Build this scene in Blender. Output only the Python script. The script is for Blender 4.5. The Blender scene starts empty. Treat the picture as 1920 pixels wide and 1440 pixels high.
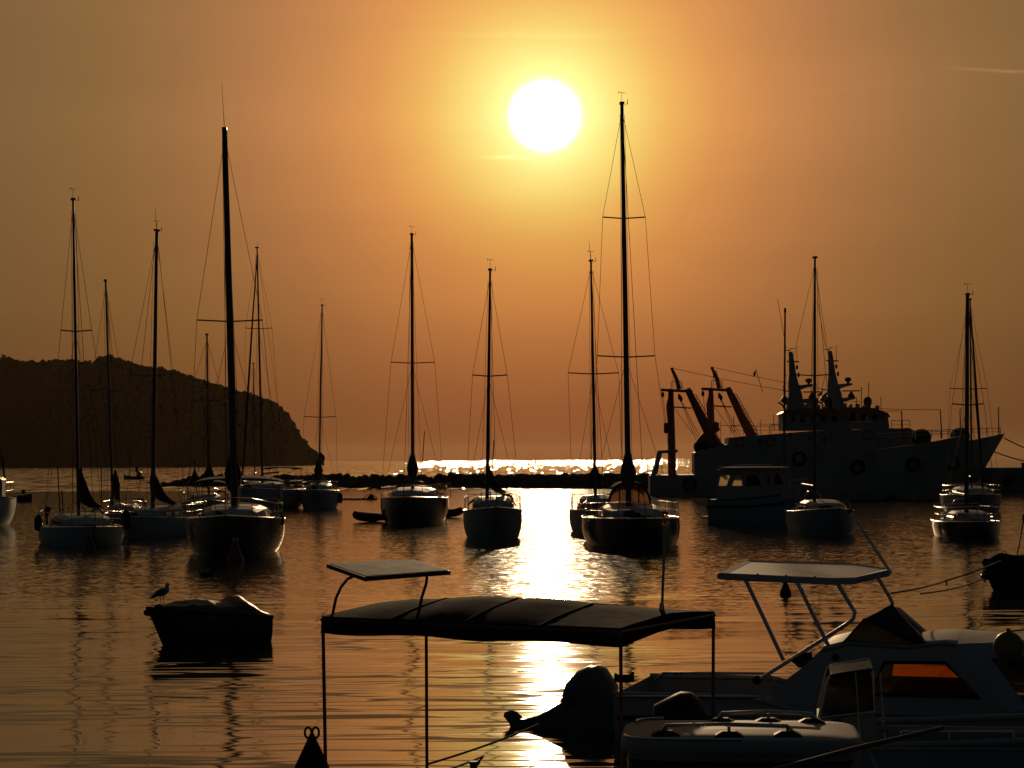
import bpy, bmesh, math, random
from mathutils import Vector, Matrix, noise
random.seed(7)
R = math.radians
scene = bpy.context.scene
COL = scene.collection

# ------------------------------------------------------------------ camera
F = 4000.0                      # focal length in photo pixels (1920 wide)
CAM = Vector((0, 0, 3.0))
PITCH, ROLL = math.atan(142.5 / F), 0.0060
fw = Vector((0, math.cos(PITCH), math.sin(PITCH)))
up0 = Vector((0, -math.sin(PITCH), math.cos(PITCH)))
rt0 = Vector((1, 0, 0))
rt = (rt0 * math.cos(ROLL) - up0 * math.sin(ROLL))
up = (up0 * math.cos(ROLL) + rt0 * math.sin(ROLL))
cd = bpy.data.cameras.new('camera')
cam = bpy.data.objects.new('camera', cd); COL.objects.link(cam)
cd.sensor_width = 36.0; cd.lens = F / 1920 * 36
cd.clip_start = 0.5; cd.clip_end = 60000
M3 = Matrix((rt, up, -fw)).transposed()
cam.matrix_world = Matrix.Translation(CAM) @ M3.to_4x4()
scene.camera = cam

def ray(px, py):
    return fw * F + rt * (px - 960) - up * (py - 720)
def at(px, py, d):              # world point seen at a photo pixel, d metres out
    r = ray(px, py); return CAM + r * (d / r.y)
def water_d(px, py, z=0.0):     # distance of the water surface seen at a pixel
    r = ray(px, py); return (z - CAM.z) / r.z * r.y

# ------------------------------------------------------------------ world + sun
SUN = ray(1022, 217).normalized()
SUN_EL = math.asin(SUN.z); SUN_AZ = math.atan2(SUN.x, SUN.y)
w = bpy.data.worlds.new('World'); scene.world = w; w.use_nodes = True
nt = w.node_tree; nt.nodes.clear()
def N(t, **k):
    n = nt.nodes.new(t)
    for a, b in k.items(): setattr(n, a, b)
    return n
def put(sock, v):
    if hasattr(v, 'is_output') or hasattr(v, 'links'): nt.links.new(v, sock)
    else: sock.default_value = v
def mth(op, *a):
    n = N('ShaderNodeMath', operation=op)
    for i, x in enumerate(a): put(n.inputs[i], x)
    return n.outputs[0]
def vm(op, *a, out=0):
    n = N('ShaderNodeVectorMath', operation=op)
    for i, x in enumerate(a): put(n.inputs[i], x)
    return n.outputs['Value'] if op in ('DOT_PRODUCT', 'LENGTH') else n.outputs[0]
def cxyz(x, y, z):
    n = N('ShaderNodeCombineXYZ')
    for i, q in enumerate((x, y, z)): put(n.inputs[i], q)
    return n.outputs[0]
tc = N('ShaderNodeTexCoord').outputs['Generated']
dirn = vm('NORMALIZE', tc)
sep = N('ShaderNodeSeparateXYZ'); put(sep.inputs[0], dirn)
el = mth('MULTIPLY', mth('ARCSINE', sep.outputs[2]), 57.2958)
az = mth('MULTIPLY', mth('ARCTAN2', sep.outputs[0], sep.outputs[1]), 57.2958)
dlen = vm('LENGTH', vm('SUBTRACT', dirn, tuple(SUN)))
th = mth('MULTIPLY', mth('ARCSINE', mth('MULTIPLY', dlen, .5)), 2 * 57.2958)
ramp = N('ShaderNodeValToRGB'); put(ramp.inputs[0], mth('DIVIDE', th, 90))
stops = [(0, (.68, .50, .14)), (1.3, (.65, .43, .10)), (2.6, (.60, .30, .055)), (4, (.52, .175, .034)), (7, (.315, .098, .0255)),
         (11, (.175, .0655, .0168)), (16, (.122, .052, .0152)), (24, (.085, .042, .0145)), (36, (.038, .023, .011)),
         (55, (.009, .0075, .006)), (90, (.003, .0035, .004))]
def smooth_stops(P, n=30):          # log-space Catmull-Rom through the measured colours
    ts = [90 * (i / (n - 1)) ** 2.1 for i in range(n)]; o = []
    for t in ts:
        i = max(0, min(len(P) - 2, max(k for k in range(len(P)) if P[k][0] <= t + 1e-9)))
        t0, t1 = P[i][0], P[i + 1][0]; u = (t - t0) / (t1 - t0); c = []
        for k in range(3):
            L = lambda j: math.log(P[max(0, min(len(P) - 1, j))][1][k]); T = lambda j: P[max(0, min(len(P) - 1, j))][0]
            m0 = (L(i + 1) - L(i - 1)) / (T(i + 1) - T(i - 1)) * (t1 - t0); j2 = min(i + 2, len(P) - 1)
            m1 = (L(j2) - L(i)) / (T(j2) - T(i)) * (t1 - t0)
            c.append(math.exp((2 * u ** 3 - 3 * u * u + 1) * L(i) + (u ** 3 - 2 * u * u + u) * m0 + (3 * u * u - 2 * u ** 3) * L(i + 1) + (u ** 3 - u * u) * m1))
        o.append((t, tuple(c)))
    return o
stops = smooth_stops(stops)
cr = ramp.color_ramp
while len(cr.elements) < len(stops): cr.elements.new(.5)
for e, (t, c) in zip(cr.elements, stops):
    e.position = t / 90; e.color = (*c, 1)
elc = mth('MAXIMUM', mth('MINIMUM', el, 9.2), 0)
fac = cxyz(mth('EXPONENT', mth('MULTIPLY', elc, .0433)), mth('EXPONENT', mth('MULTIPLY', elc, .0693)), mth('EXPONENT', mth('MULTIPLY', elc, .0962)))
glow = vm('MULTIPLY', ramp.outputs[0], fac)
# very soft haze unevenness
nz = N('ShaderNodeTexNoise'); put(nz.inputs['Vector'], vm('MULTIPLY', dirn, (5, 5, 22))); nz.inputs['Scale'].default_value = 1.6; nz.inputs['Detail'].default_value = 3
var = mth('ADD', .93, mth('MULTIPLY', nz.outputs[0], .17))
glow = vm('MULTIPLY', glow, cxyz(var, var, var))
low = mth('MINIMUM', 1, mth('ADD', .80, mth('MULTIPLY', elc, .05)))
glow = vm('MULTIPLY', glow, cxyz(low, mth('MULTIPLY', low, low), low))
# thin cirrus streaks and a contrail
def streak(a0, e0, wa, we, k, amp, colr):
    da = mth('SUBTRACT', az, a0)
    de = mth('SUBTRACT', mth('SUBTRACT', el, e0), mth('MULTIPLY', da, k))
    q = mth('ADD', mth('POWER', mth('ABSOLUTE', mth('DIVIDE', da, wa)), 2.5), mth('POWER', mth('ABSOLUTE', mth('DIVIDE', de, we)), 2))
    g = mth('MULTIPLY', mth('EXPONENT', mth('MULTIPLY', q, -1)), amp)
    return vm('MULTIPLY', cxyz(g, g, g), colr)
def azel(px, py):
    r = ray(px, py).normalized(); return math.degrees(math.atan2(r.x, r.y)), math.degrees(math.asin(r.z))
for (px, py, wa, we, k, amp, c) in ((970, 294, .75, .05, .012, .32, (1, .8, .35)), (990, 64, 2.6, .07, 0.0, .05, (1, .8, .4)), (1060, 70, 1.4, .05, -.01, .05, (1, .8, .4)),
                                    (1850, 131, .9, .04, -.11, .07, (1, .62, .36)), (1500, 172, 3.0, .07, .04, .009, (1, .7, .4)), (1900, 134, .4, .03, -.05, .06, (1, .6, .4))):
    a0, e0 = azel(px, py)
    glow = vm('ADD', glow, streak(a0, e0, wa, we, k, amp, c))
# sun: disc and aureole
def gl(amp, wdt, p, c):
    g = mth('MULTIPLY', mth('EXPONENT', mth('MULTIPLY', mth('POWER', mth('DIVIDE', th, wdt), p), -1)), amp)
    return vm('MULTIPLY', cxyz(g, g, g), c)
glow = vm('ADD', glow, gl(1000, .315, 1.8, (1, .86, .62)))
glow = vm('ADD', glow, gl(4800, .22, 1.6, (1, .86, .62)))
glow = vm('ADD', glow, gl(1.5, .68, 1.1, (1, .82, .40)))
sky = N('ShaderNodeTexSky', sky_type='NISHITA'); sky.sun_disc = False
sky.sun_elevation = SUN_EL; sky.sun_rotation = SUN_AZ; sky.air_density = 1.4; sky.dust_density = 4; sky.ozone_density = 1
ms_ = N('ShaderNodeMapRange'); put(ms_.inputs[0], th); ms_.inputs[1].default_value = 20; ms_.inputs[2].default_value = 65; ms_.inputs[3].default_value = .12; ms_.inputs[4].default_value = 1
amb = vm('MULTIPLY', vm('MULTIPLY', sky.outputs[0], (.0042, .0056, .0070)), cxyz(ms_.outputs[0], ms_.outputs[0], ms_.outputs[0]))
tot = vm('ADD', glow, amb)
bg = N('ShaderNodeBackground'); put(bg.inputs[0], tot); bg.inputs[1].default_value = 1
out = N('ShaderNodeOutputWorld'); put(out.inputs[0], bg.outputs[0])

ld = bpy.data.lights.new('sun', 'SUN'); ld.energy = 1.0; ld.angle = R(.53); ld.color = (1, .62, .30)
lo = bpy.data.objects.new('sun', ld); COL.objects.link(lo)
lo.rotation_euler = SUN.to_track_quat('Z', 'Y').to_euler()

vs = scene.view_settings
vs.view_transform = 'Standard'; vs.look = 'None'; vs.exposure = 0; vs.gamma = 1; vs.use_curve_mapping = False
scene.cycles.max_bounces = 8; scene.cycles.transparent_max_bounces = 12
scene.cycles.sample_clamp_indirect = 6

# ------------------------------------------------------------------ materials
MATS = {}
def mat(name, col, rough=.5, metal=0.0, var=.25, scale=6.0, alpha=None, coat=0.0, spec=.25):
    if name in MATS: return MATS[name]
    m = bpy.data.materials.new(name); m.use_nodes = True
    t = m.node_tree; b = t.nodes['Principled BSDF']
    n = t.nodes.new('ShaderNodeTexNoise'); n.inputs['Scale'].default_value = scale; n.inputs['Detail'].default_value = 4
    o = t.nodes.new('ShaderNodeTexCoord'); t.links.new(o.outputs['Object'], n.inputs['Vector'])
    mx = t.nodes.new('ShaderNodeMix'); mx.data_type = 'RGBA'
    mx.inputs[6].default_value = (*[c * (1 - var) for c in col], 1); mx.inputs[7].default_value = (*[min(1, c * (1 + var)) for c in col], 1)
    t.links.new(n.outputs[0], mx.inputs[0]); t.links.new(mx.outputs[2], b.inputs['Base Color'])
    mr = t.nodes.new('ShaderNodeMapRange'); mr.inputs[3].default_value = max(.02, rough - .1); mr.inputs[4].default_value = min(1, rough + .1)
    t.links.new(n.outputs[0], mr.inputs[0]); t.links.new(mr.outputs[0], b.inputs['Roughness'])
    b.inputs['Metallic'].default_value = metal; b.inputs['Specular IOR Level'].default_value = spec
    if coat: b.inputs['Coat Weight'].default_value = coat; b.inputs['Coat Roughness'].default_value = .06
    MATS[name] = m; return m
def glass(name, tint, dark=.0, rough=.03):
    if name in MATS: return MATS[name]
    m = bpy.data.materials.new(name); m.use_nodes = True; t = m.node_tree; t.nodes.clear()
    tr = t.nodes.new('ShaderNodeBsdfTransparent')
    n = t.nodes.new('ShaderNodeTexNoise'); n.inputs['Scale'].default_value = 2.3
    o = t.nodes.new('ShaderNodeTexCoord'); t.links.new(o.outputs['Object'], n.inputs['Vector'])
    mx = t.nodes.new('ShaderNodeMix'); mx.data_type = 'RGBA'
    mx.inputs[6].default_value = (*[c * .7 for c in tint], 1); mx.inputs[7].default_value = (*tint, 1)
    t.links.new(n.outputs[0], mx.inputs[0]); t.links.new(mx.outputs[2], tr.inputs[0])
    gb = t.nodes.new('ShaderNodeBsdfGlossy'); gb.inputs['Roughness'].default_value = rough
    fr = t.nodes.new('ShaderNodeFresnel'); fr.inputs[0].default_value = 1.45
    ms = t.nodes.new('ShaderNodeMixShader'); t.links.new(fr.outputs[0], ms.inputs[0]); t.links.new(tr.outputs[0], ms.inputs[1]); t.links.new(gb.outputs[0], ms.inputs[2])
    oo = t.nodes.new('ShaderNodeOutputMaterial'); t.links.new(ms.outputs[0], oo.inputs[0])
    MATS[name] = m; return m
WHITE = mat('white_gelcoat', (.33, .34, .34), .5, var=.14, scale=2, spec=.2)
CREAM = mat('weathered_white', (.30, .285, .26), .6, spec=.12, var=.12, scale=3)
NAVY = mat('navy_hull_paint', (.012, .016, .03), .22, var=.2, coat=.4)
BLACK = mat('black_hull_paint', (.02, .02, .022), .28, var=.25, coat=.3)
HULLP = mat('ship_white_paint', (.26, .26, .25), .6, var=.35, scale=.5, spec=.05)
GREYB = mat('blue_grey_paint', (.16, .20, .24), .4, var=.2, scale=1.5)
CANV = mat('navy_canvas', (.014, .017, .034), .95, var=.35, scale=9, spec=.02)
CANB = mat('brown_canvas', (.04, .024, .024), .95, var=.3, scale=8, spec=.02)
SPAR = mat('anodised_spar', (.08, .072, .066), .45, .3, var=.15, spec=.15)
WOODS = mat('varnished_spar', (.16, .06, .025), .35, var=.3, scale=12)
STEEL = mat('stainless_tube', (.5, .48, .45), .22, 1.0, var=.08)
WIRE = mat('rigging_wire', (.05, .045, .04), .5, .4, var=.1)
RUB = mat('black_rubber', (.014, .014, .015), .8, var=.3, spec=.08)
RED = mat('red_paint', (.16, .016, .01), .4, var=.2)
ORANGE = mat('orange_paint', (.30, .06, .02), .5, var=.2)
YEL = mat('yellow_vinyl', (.17, .13, .02), .5, var=.12)
BOTTOM = mat('antifouling_paint', (.03, .018, .018), .6, var=.3)
TEAK = mat('teak_deck', (.10, .06, .035), .8, spec=.08, var=.3, scale=14)
ROPE = mat('old_rope', (.12, .08, .05), .9, var=.3, scale=30)
ROCK = mat('wet_rock', (.05, .043, .036), .85, spec=.05, var=.5, scale=1.2)
CONC = mat('quay_concrete', (.13, .12, .11), .85, var=.3, scale=.8)
FEATH = mat('gull_feathers', (.32, .32, .33), .8, var=.2, scale=20)
BEAK = mat('gull_beak', (.35, .2, .03), .5)
DARKF = mat('dark_feathers', (.03, .028, .03), .8)
PLAST = mat('black_plastic', (.016, .016, .018), .6, var=.2, spec=.1)
ENG = mat('engine_cowl_paint', (.10, .10, .11), .45, var=.15, spec=.25)
TARP = mat('crumpled_tarp', (.075, .062, .05), .5, var=.5, scale=5)
SOLAR = mat('solar_cells', (.05, .053, .06), .8, var=.2, scale=8, spec=.03)
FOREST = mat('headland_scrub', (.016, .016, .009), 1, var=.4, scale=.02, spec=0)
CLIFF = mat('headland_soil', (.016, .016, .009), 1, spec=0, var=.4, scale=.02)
GLASSC = glass('clear_vinyl', (.95, .88, .75))
GLASSA = glass('sun_amber_glass', (.95, .48, .13))  # the sunset glow seen through these panes is put into the tint
GLASSD = glass('smoked_window', (.10, .08, .05), rough=.08)
LENS = glass('lamp_lens', (1, .72, .5), rough=.15)

def curtain(name, col):
    m = bpy.data.materials.new(name); m.use_nodes = True; t = m.node_tree; t.nodes.clear()
    tl = t.nodes.new('ShaderNodeBsdfTranslucent'); df = t.nodes.new('ShaderNodeBsdfDiffuse'); df.inputs[0].default_value = (*[c * .5 for c in col], 1)
    wv = t.nodes.new('ShaderNodeTexWave'); wv.inputs['Scale'].default_value = 9; wv.inputs['Distortion'].default_value = 2
    o = t.nodes.new('ShaderNodeTexCoord'); t.links.new(o.outputs['Object'], wv.inputs['Vector'])
    mx = t.nodes.new('ShaderNodeMix'); mx.data_type = 'RGBA'; mx.inputs[6].default_value = (*[c * .6 for c in col], 1); mx.inputs[7].default_value = (*col, 1)
    t.links.new(wv.outputs[1], mx.inputs[0]); t.links.new(mx.outputs[2], tl.inputs[0])
    ms = t.nodes.new('ShaderNodeMixShader'); ms.inputs[0].default_value = .15; t.links.new(tl.outputs[0], ms.inputs[1]); t.links.new(df.outputs[0], ms.inputs[2])
    oo = t.nodes.new('ShaderNodeOutputMaterial'); t.links.new(ms.outputs[0], oo.inputs[0]); return m
CURT = curtain('window_curtain', (.95, .80, .62)); VINYL = curtain('sun_glow_vinyl', (.6, .42, .28))  # the vinyl tint holds the amber light seen through clear doghouse panes
# ------------------------------------------------------------------ mesh builder
class MB:
    def __init__(s): s.v = []; s.f = []; s.sm = []
    def add(s, vs, fs, smooth=True):
        o = len(s.v); s.v += [Vector(q) for q in vs]
        for f in fs: s.f.append([i + o for i in f]); s.sm.append(smooth)
        return s
    def box(s, c, d, rz=0, ry=0, bev=0):
        c = Vector(c); x, y, z = (q / 2 for q in d)
        M = Matrix.Rotation(rz, 3, 'Z') @ Matrix.Rotation(ry, 3, 'Y')
        b = min(bev, x * .9, y * .9, z * .9) if bev else 0
        if not b:
            vs = [c + M @ Vector((i * x, j * y, k * z)) for i in (-1, 1) for j in (-1, 1) for k in (-1, 1)]
            return s.add(vs, [(0, 1, 3, 2), (4, 6, 7, 5), (0, 4, 5, 1), (2, 3, 7, 6), (0, 2, 6, 4), (1, 5, 7, 3)], False)
        rings = []
        for k, (ins) in ((-z, b), (-z + b, 0), (z - b, 0), (z, b)):
            xx, yy = x - ins, y - ins
            rings.append([c + M @ Vector(q + (k,)) for q in ((-xx + b, -yy), (xx - b, -yy), (xx, -yy + b), (xx, yy - b), (xx - b, yy), (-xx + b, yy), (-xx, yy - b), (-xx, -yy + b))])
        return s.loft(rings, caps=True, smooth=False)
    def loft(s, rings, caps=True, closed=True, smooth=True):
        n = len(rings[0]); vs = [p for r in rings for p in r]; fs = []
        for i in range(len(rings) - 1):
            for j in range(n if closed else n - 1):
                a = i * n + j; b = i * n + (j + 1) % n
                fs.append((a, b, b + n, a + n))
        s.add(vs, fs, smooth)
        if caps:
            s.add(rings[0], [list(range(n))[::-1]], False); s.add(rings[-1], [list(range(n))], False)
        return s
    def tube(s, pts, r, n=8, caps=True, flat=1.0):
        pts = [Vector(p) for p in pts]; rings = []
        rr = r if isinstance(r, (list, tuple)) else [r] * len(pts)
        for i, p in enumerate(pts):
            a = pts[max(0, i - 1)]; b = pts[min(len(pts) - 1, i + 1)]
            t = (b - a)
            if t.length < 1e-9: t = Vector((0, 0, 1))
            t.normalize()
            u = t.cross(Vector((0, 1, 0.0)))
            if u.length < .15: u = t.cross(Vector((1, 0, 0)))
            u.normalize(); v = t.cross(u)
            rings.append([p + (u * math.cos(q * 2 * math.pi / n) + v * flat * math.sin(q * 2 * math.pi / n)) * rr[i] for q in range(n)])
        return s.loft(rings, caps)
    def lathe(s, prof, c=(0, 0, 0), n=16, axis=None, caps=True):
        c = Vector(c); A = (axis or Vector((0, 0, 1))); A = A.normalized(); q = A.to_track_quat('Z', 'Y').to_matrix()
        rings = [[c + q @ Vector((r * math.cos(k * 2 * math.pi / n), r * math.sin(k * 2 * math.pi / n), z)) for k in range(n)] for r, z in prof]
        return s.loft(rings, caps)
    def plate(s, outer, holes, fn, t0, t1):
        """2D outline with holes, made solid: fn(a,b,t) -> point"""
        bm = bmesh.new(); loops = [outer] + list(holes); es = []; keep = []
        for lp in loops:
            vs = [bm.verts.new((a, b, 0)) for a, b in lp]
            keep.append(vs)
            for i in range(len(vs)): es.append(bm.edges.new((vs[i], vs[(i + 1) % len(vs)])))
        bmesh.ops.triangle_fill(bm, use_beauty=True, use_dissolve=False, edges=es, normal=(0, 0, 1))
        bm.verts.index_update()
        P = [v.co.copy() for v in bm.verts]; T = [[v.index for v in f.verts] for f in bm.faces]; n = len(P)
        vs = [fn(p.x, p.y, t0) for p in P] + [fn(p.x, p.y, t1) for p in P]
        fs = T + [[i + n for i in f][::-1] for f in T]
        for lp in keep:
            ids = [v.index for v in lp]
            for i in range(len(ids)):
                a, b = ids[i], ids[(i + 1) % len(ids)]; fs.append([a, b, b + n, a + n])
        bm.free(); return s.add(vs, fs, False)
    def blob(s, c, rad, n=10, m=7, j=0.0, seed=0, flat_bottom=False):
        c = Vector(c); rings = []
        for i in range(m + 1):
            ph = math.pi * i / m; rg = []
            for k in range(n):
                a = 2 * math.pi * k / n
                p = Vector((math.sin(ph) * math.cos(a), math.sin(ph) * math.sin(a), -math.cos(ph)))
                f = 1 + j * noise.noise(p * 2.3 + Vector((seed * 3.1, seed, 0)))
                rg.append(c + Vector((p.x * rad[0] * f, p.y * rad[1] * f, p.z * rad[2] * f)))
            rings.append(rg)
        return s.loft(rings, caps=False)
    def build(s, name, material, parent=None, label=None, weld=False):
        me = bpy.data.meshes.new(name); me.from_pydata([tuple(q) for q in s.v], [], s.f); me.validate()
        if len(me.polygons) == len(s.sm): me.polygons.foreach_set('use_smooth', s.sm)
        bm = bmesh.new(); bm.from_mesh(me)
        bmesh.ops.recalc_face_normals(bm, faces=bm.faces); bm.to_mesh(me); bm.free()
        me.materials.append(material)
        o = bpy.data.objects.new(name, me); COL.objects.link(o)
        if parent is not None: o.parent = parent
        if label: o['label'] = label
        return o
def tag(o, label=None, cat=None, group=None, kind=None):
    if label: o['label'] = label
    if cat: o['category'] = cat
    if group: o['group'] = group
    if kind: o['kind'] = kind
    return o
def empty(name, loc, rz=0):
    o = bpy.data.objects.new(name, None); COL.objects.link(o); o.location = loc; o.rotation_euler = (0, 0, rz); o.empty_display_size = .3
    return o
class Fr:
    """a thing's own frame: pixel -> point in its local coordinates"""
    def __init__(s, o, yaw=0): s.o = Vector(o); s.R = Matrix.Rotation(yaw, 3, 'Z'); s.Ri = s.R.transposed(); s.yaw = yaw
    def L(s, p): return s.Ri @ (Vector(p) - s.o)
    def W(s, px, py, d): return s.L(at(px, py, d))
    def S(s, px, py, w=0):        # on the vertical plane local y = -w
        c = s.Ri @ (CAM - s.o); r = s.Ri @ ray(px, py); t = (-w - c.y) / r.y
        return c + r * t
    def P(s, poly, w): return [(q.x, q.z) for q in (s.S(a, b, w) for a, b in poly)]
XZ = lambda a, b, t: Vector((a, t, b))
def solid(mb, fr, poly, w0, w1, holes=()):   # outline seen at plane w0, solid to plane w1
    return mb.plate(fr.P(poly, w0), [fr.P(h, w0) for h in holes], XZ, -w0, -w1)

def hull_rings(st, n=16, p=.7, q=.9, top=1.0):
    rg = []
    for (y, hb, zs, zk, rake) in st:
        r = []
        for i in range(n + 1):
            a = -math.pi / 2 + math.pi * i / n
            sx = math.copysign(abs(math.sin(a)) ** p, a); cz = max(0, math.cos(a)) ** q
            tum = 1 - (1 - top) * (1 - cz) ** 3
            r.append(Vector((hb * sx * tum, y + rake * cz, zs - (zs - zk) * cz)))
        rg.append(r)
    return rg
def make_hull(root, st, m, n=16, p=.7, q=.9, top=.97, deckmat=None, ax='y', stripe=None, camber=.06, drop=None):
    """st: (pos, half beam, sheer z, keel z, rake) from bow to stern; ax='x' means pos runs along local x"""
    rg = hull_rings(st, n, p, q, top)
    if ax == 'x': rg = [[Vector((v.y, v.x, v.z)) for v in r] for r in rg]
    mb = MB(); mb.loft(rg, caps=False, closed=False)
    mb.add(rg[-1], [list(range(n + 1))], False)
    if st[0][1] > .25: mb.add(rg[0], [list(range(n + 1))], False)
    h = mb.build('hull', m, root)
    dk = MB(); dr = []
    for ri, r in enumerate(rg):
        a, b = r[0], r[-1]; dz = drop(ri / (len(rg) - 1)) if drop else 0
        if dz: a = a.lerp(b, .06) + Vector((0, 0, -dz)); b = r[-1].lerp(r[0], .06) + Vector((0, 0, -dz))
        dr.append([a.lerp(b, t / 6) + Vector((0, 0, -.03 + camber * (1 - (t / 3 - 1) ** 2))) for t in range(7)])
    dk.loft(dr, caps=False, closed=False, smooth=False); dk.build('deck', deckmat or CREAM, root)
    rb = MB()
    for k in (0, -1): rb.tube([r[k] + Vector((0, 0, .005)) for r in rg], .028, 6)
    rb.build('toe_rail', STEEL if stripe is None else stripe, root)
    return rg

def sail_stations(L, B, zs, zk=-.45, bowk=1.22, sternw=.72, rake=.9):
    st = []
    N_ = 16
    for i in range(N_ + 1):
        u = i / N_; y = -L / 2 + L * u
        hb = B / 2 * (max(.012, 1 - max(0, 1 - u / .58) ** 2.1) if u < .58 else 1 - (1 - sternw) * ((u - .58) / .42) ** 2)
        z = zs * (1 + (bowk - 1) * (1 - u) ** 2 + .05 * max(0, u - .6))
        kk = zk + (zs * .55 - zk) * max(0, 1 - u / .22) ** 2.5 * .8 + (.12 - zk) * max(0, (u - .75) / .25) ** 2
        st.append((y, hb, z, kk, rake * max(0, 1 - u / .3)))
    return st

def stay(root, a, b, name='stay', r=.009):
    MB().tube([a, b], r, 5).build(name, WIRE, root)

def rail_run(root, pts, h=.6, name='guard_rail', r=.013, wires=2, posts=True):
    mb = MB(); pts = [Vector(p) for p in pts]
    U = Vector((0, 0, 1))
    for k in range(wires): mb.tube([p + U * h * (1 - k * .48) for p in pts], r * (.55 if k else 1), 5)
    if posts:
        for p in pts: mb.tube([p, p + U * h], r, 5)
    return mb.build(name, STEEL, root)

def sail_cover(root, base, tip, h0, w0=.16, m=CANV, droop=.1):
    base, tip = Vector(base), Vector(tip); rings = []; K = 9
    for i in range(K + 1):
        t = i / K; c = base.lerp(tip, t); hh = h0 * (1 - t) ** 1.6 + .14; ww = w0 * (1 - .5 * t) * (.75 if i == 0 else 1)
        c = c + Vector((0, 0, -droop * math.sin(t * math.pi)))
        rg = []
        for k in range(10):
            a = 2 * math.pi * k / 10
            jz = 1 + .12 * noise.noise(Vector((i * .9, k * .7, base.x)))
            rg.append(c + Vector((math.cos(a) * ww * jz * (1 - .45 * max(0, math.sin(a))), 0, (math.sin(a) * .5 + .42) * hh * jz)))
        rings.append(rg)
    MB().loft(rings).build('sail_cover', m, root)
    MB().tube([base + Vector((0, 0, -.05)), tip + Vector((0, 0, -.05))], .055, 8).build('boom', SPAR, root)

def arch_cover(root, y0, y1, hw, z0, z1, m=CANV, name='bimini', legs=True):
    """curved fabric roof on tube hoops"""
    rg = []
    for yy, dz in ((y0, -.05), ((y0 + y1) / 2, .03), (y1, -.03)):
        top = [Vector((hw * math.sin(a), yy, z0 + (z1 - z0 + dz) * math.cos(a) ** .7)) for a in [(-1 + 2 * i / 10) * 1.32 for i in range(11)]]
        rg.append(top + [p + Vector((0, 0, -.045)) for p in top[::-1]])
    MB().loft(rg, closed=True).build(name, m, root)
    if legs:
        for yy in (y0, y1):
            for s in (-1, 1): MB().tube([(s * hw * .97, yy, z0 + (z1 - z0) * .3), (s * hw * .9, (y0 + y1) / 2, z0 - .75)], .014, 6).build(name + '_leg', STEEL, root)

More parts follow.
